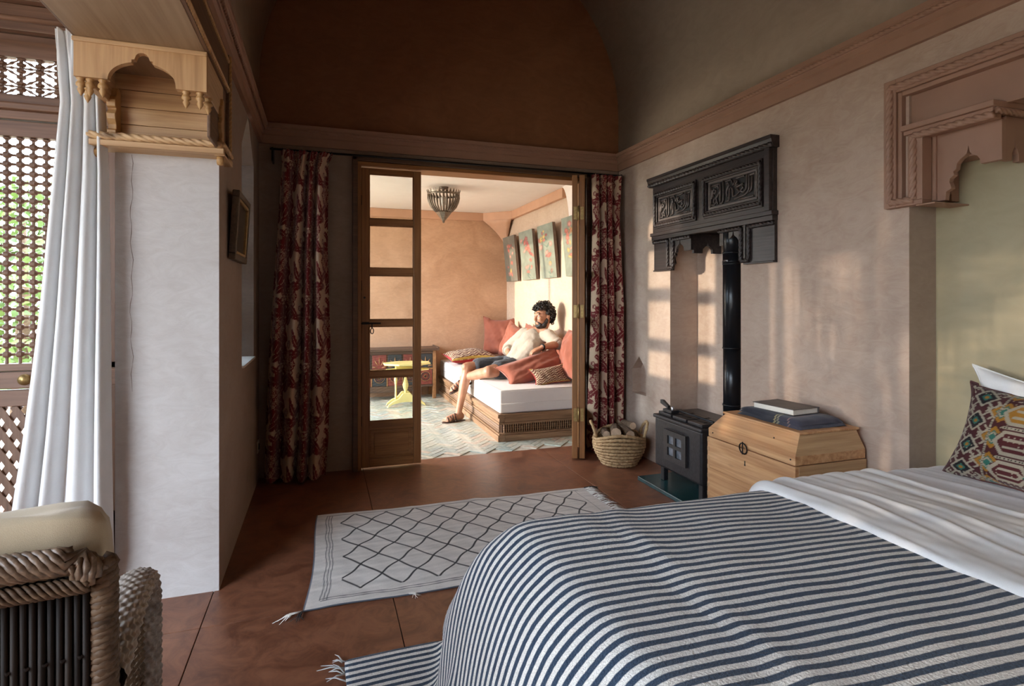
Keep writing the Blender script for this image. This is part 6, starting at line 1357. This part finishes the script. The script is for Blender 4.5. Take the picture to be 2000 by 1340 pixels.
# woven arms
def arm(x):
    path = [(x, 0.03, 0.655), (x - 0.0, 0.15, 0.660), (x, 0.28, 0.655), (x, 0.40, 0.640), (x, 0.475, 0.615), (x, 0.512, 0.57), (x, 0.522, 0.50), (x, 0.52, 0.30)]
    N = 260; pts = []; cum = np.cumsum([0] + [(V3(b) - V3(a)).length for a, b in zip(path[:-1], path[1:])]); pa_ = np.array(path)
    ds = np.linspace(0, cum[-1], N); C_ = np.stack([np.interp(ds, cum, pa_[:, k]) for k in range(3)], -1)
    for _ in range(6): C_[1:-1] = (C_[:-2] + 2 * C_[1:-1] + C_[2:]) / 4
    n = 72; rows_ = []
    for i in range(N):
        tg = V3(C_[min(i + 1, N - 1)] - C_[max(i - 1, 0)]).normalized(); ex = V3((1, 0, 0)); ez = ex.cross(tg).normalized(); row = []
        for k in range(n):
            a = 2 * PI * k / n; b_ = math.cos(12 * a + (PI if (i // 6) % 2 else 0)); rr = 1 + 0.10 * b_ * math.sin(PI * ((i % 6) + 0.5) / 6) + 0.02
            row.append(L(V3(C_[i]) + ex * math.cos(a) * 0.036 * rr + ez * math.sin(a) * 0.026 * rr))
        rows_.append(row)
    P = np.array(rows_).transpose(1, 0, 2); G().grid(P, close_u=True).obj('woven_arm', WA, wk, smooth=True)
    for j in range(7): G().tube([L((x, 0.04 + 0.075 * j, 0.62 - max(0, (j - 5)) * .03)), L((x, 0.04 + 0.075 * j, 0.34))], 0.005, 5).obj('arm_stake', WD, wk, smooth=True)
    for j in range(18):
        pts = [L((x + 0.007 * math.cos(PI * k), 0.02 + k * 0.0375, 0.34 + j * 0.0145)) for k in range(13)]; G().tube(pts, 0.0055, 4).obj('arm_weaver', WD, wk, smooth=True)
arm(-0.006); arm(-W_ + 0.006)
sb = G().box((-W_ + 0.02, 0.02, 0.33), (-0.02, 0.56, 0.36)); sb.v = [L(p) for p in sb.v]; sb.obj('seat_frame', WD, wk, bevel=0.006)
CUS = fabric('cushion_beige', (0.50, 0.40, 0.27), soft=8, var=0.08)
def soft_cushion(name, label, mat, x0, x1, y0, y1, z0, z1, seed, bev):
    g = G(); (xs_, ys_, zs_) = ((x0, x1), (y0, y1), (z0, z1)); n = 18
    # rounded box by projecting a subdivided cube
    c = np.array([(x0 + x1) / 2, (y0 + y1) / 2, (z0 + z1) / 2]); h = np.array([(x1 - x0) / 2, (y1 - y0) / 2, (z1 - z0) / 2])
    a = np.linspace(-1, 1, n); U, V = np.meshgrid(a, a, indexing='ij')
    for ax in range(3):
        for sg in (-1, 1):
            q = np.zeros((n, n, 3)); q[..., ax] = sg; q[..., (ax + 1) % 3] = U; q[..., (ax + 2) % 3] = V
            p = q * h; inner = np.clip(p, -(h - bev), h - bev); d = p - inner; l = np.linalg.norm(d, axis=-1, keepdims=True); p = inner + d / np.maximum(l, 1e-9) * bev
            puff = 1 + 0.10 * np.cos(q[..., 0:1] * 1.4) * np.cos(q[..., 2:3] * 1.4); p = p * np.array([1, 1, 1]); p[..., 1:2] *= puff
            p += 0.011 * fbm(p * 5, seed, 1.0, 3)[..., None] * np.array([0.3, 1, 1])
            P = np.array([[L(c + p[i, j]) for j in range(n)] for i in range(n)]); g.grid(P, flip=(sg < 0))
    o = g.obj(name, mat, None, smooth=True); bm = bmesh.new(); bm.from_mesh(o.data); bmesh.ops.remove_doubles(bm, verts=bm.verts, dist=1e-4); bmesh.ops.recalc_face_normals(bm, faces=bm.faces); bm.to_mesh(o.data); bm.free()
    for p in o.data.polygons: p.use_smooth = True
    return tag(o, label, 'cushion')
bc_ = soft_cushion('chair_cushion', 'beige back cushion propped in the wicker armchair', CUS, -W_ + 0.03, 0.004, 0.022, 0.135, 0.47, 0.925, 3, 0.045)
soft_cushion('chair_cushion', 'pale seat cushion of the wicker armchair', fabric('cushion_pale', (0.70, 0.72, 0.70), soft=6), -W_ + 0.045, -0.045, 0.14, 0.55, 0.362, 0.462, 5, 0.04)

# ================================================================== GARDEN BEYOND THE LATTICE
LEAVES = []
for i, c in enumerate(((0.12, 0.19, 0.045), (0.22, 0.27, 0.07), (0.08, 0.13, 0.035))):
    m, nt, b = new_mat('leaf_%d' % i); n = noise(nt, coords(nt), 3, 3); link(nt, ramp(nt, n, [(0.3, tuple(x * .6 for x in c)), (0.7, tuple(x * 1.4 for x in c))]), b.inputs['Base Color']); b.inputs['Roughness'].default_value = 0.5; LEAVES.append(m)
BARKT = plain('tree_bark', (0.16, 0.10, 0.06), 0.9, var=0.3)
for k, (x, y, hgt, rad, lab) in enumerate(((-3.5, 8.4, 2.2, 0.85, 'bushy green tree seen through the middle of the lattice'), (-1.7, 9.6, 1.6, 0.85, 'lower green shrub beyond the right of the lattice'), (-5.9, 10.2, 3.2, 1.3, 'tall green tree beyond the left of the lattice'), (-3.4, 12.2, 3.6, 1.4, 'distant tall tree behind the bushy green one'))):
    t = thing('garden_tree', lab, 'tree', (x, y, -0.15), 'garden trees beyond the lattice')
    G().tube([(x, y, -0.15), (x + 0.05, y, hgt * 0.5), (x, y + 0.1, hgt)], [0.09, 0.07, 0.03], 8).obj('trunk', BARKT, t, smooth=True)
    r = np.random.default_rng(40 + k); N = 2200; d = r.normal(size=(N, 3)); d /= np.linalg.norm(d, axis=1, keepdims=True); rr = r.uniform(0.45, 1.0, (N, 1)) ** 0.6
    cpos = np.array([x, y, hgt * 0.62]) + d * rr * np.array([rad, rad, hgt * 0.62]); g = G()
    for i in range(N):
        a = V3(r.normal(size=3)).normalized(); b_ = a.orthogonal().normalized(); s_ = r.uniform(0.05, 0.10); c = V3(cpos[i])
        g.add([c - a * s_, c + b_ * s_ * 0.45, c + a * s_, c - b_ * s_ * 0.45], [(0, 1, 2, 3)])
    f = g.obj('foliage', LEAVES[k % 3], t); f['kind'] = 'stuff'

hd = thing('sun_filter_hedge', 'unseen leafy green hedge added in front of the porch to filter the sun', 'hedge', (-7.5, -1.0, -0.15))  # out of view, added to break up the sun falling on the porch
r = np.random.default_rng(77); N = 9000; cpos = np.stack([r.uniform(-7.9, -7.1, N), r.uniform(-6.0, 2.75, N), 3.0 * r.uniform(0, 1, N) ** 0.9 - 0.15], -1); g = G()
for i in range(N):
    a = V3(r.normal(size=3)).normalized(); b_ = a.orthogonal().normalized(); s_ = r.uniform(0.05, 0.10); c = V3(cpos[i])
    g.add([c - a * s_, c + b_ * s_ * 0.5, c + a * s_, c - b_ * s_ * 0.5], [(0, 1, 2, 3)])
f = g.obj('foliage', LEAVES[2], hd); f['kind'] = 'stuff'
for y in np.arange(-5.8, 2.8, 0.9): G().tube([(-7.5, y, -0.15), (-7.5, y + 0.05, 2.6)], [0.05, 0.02], 6).obj('stem', BARKT, hd, smooth=True)
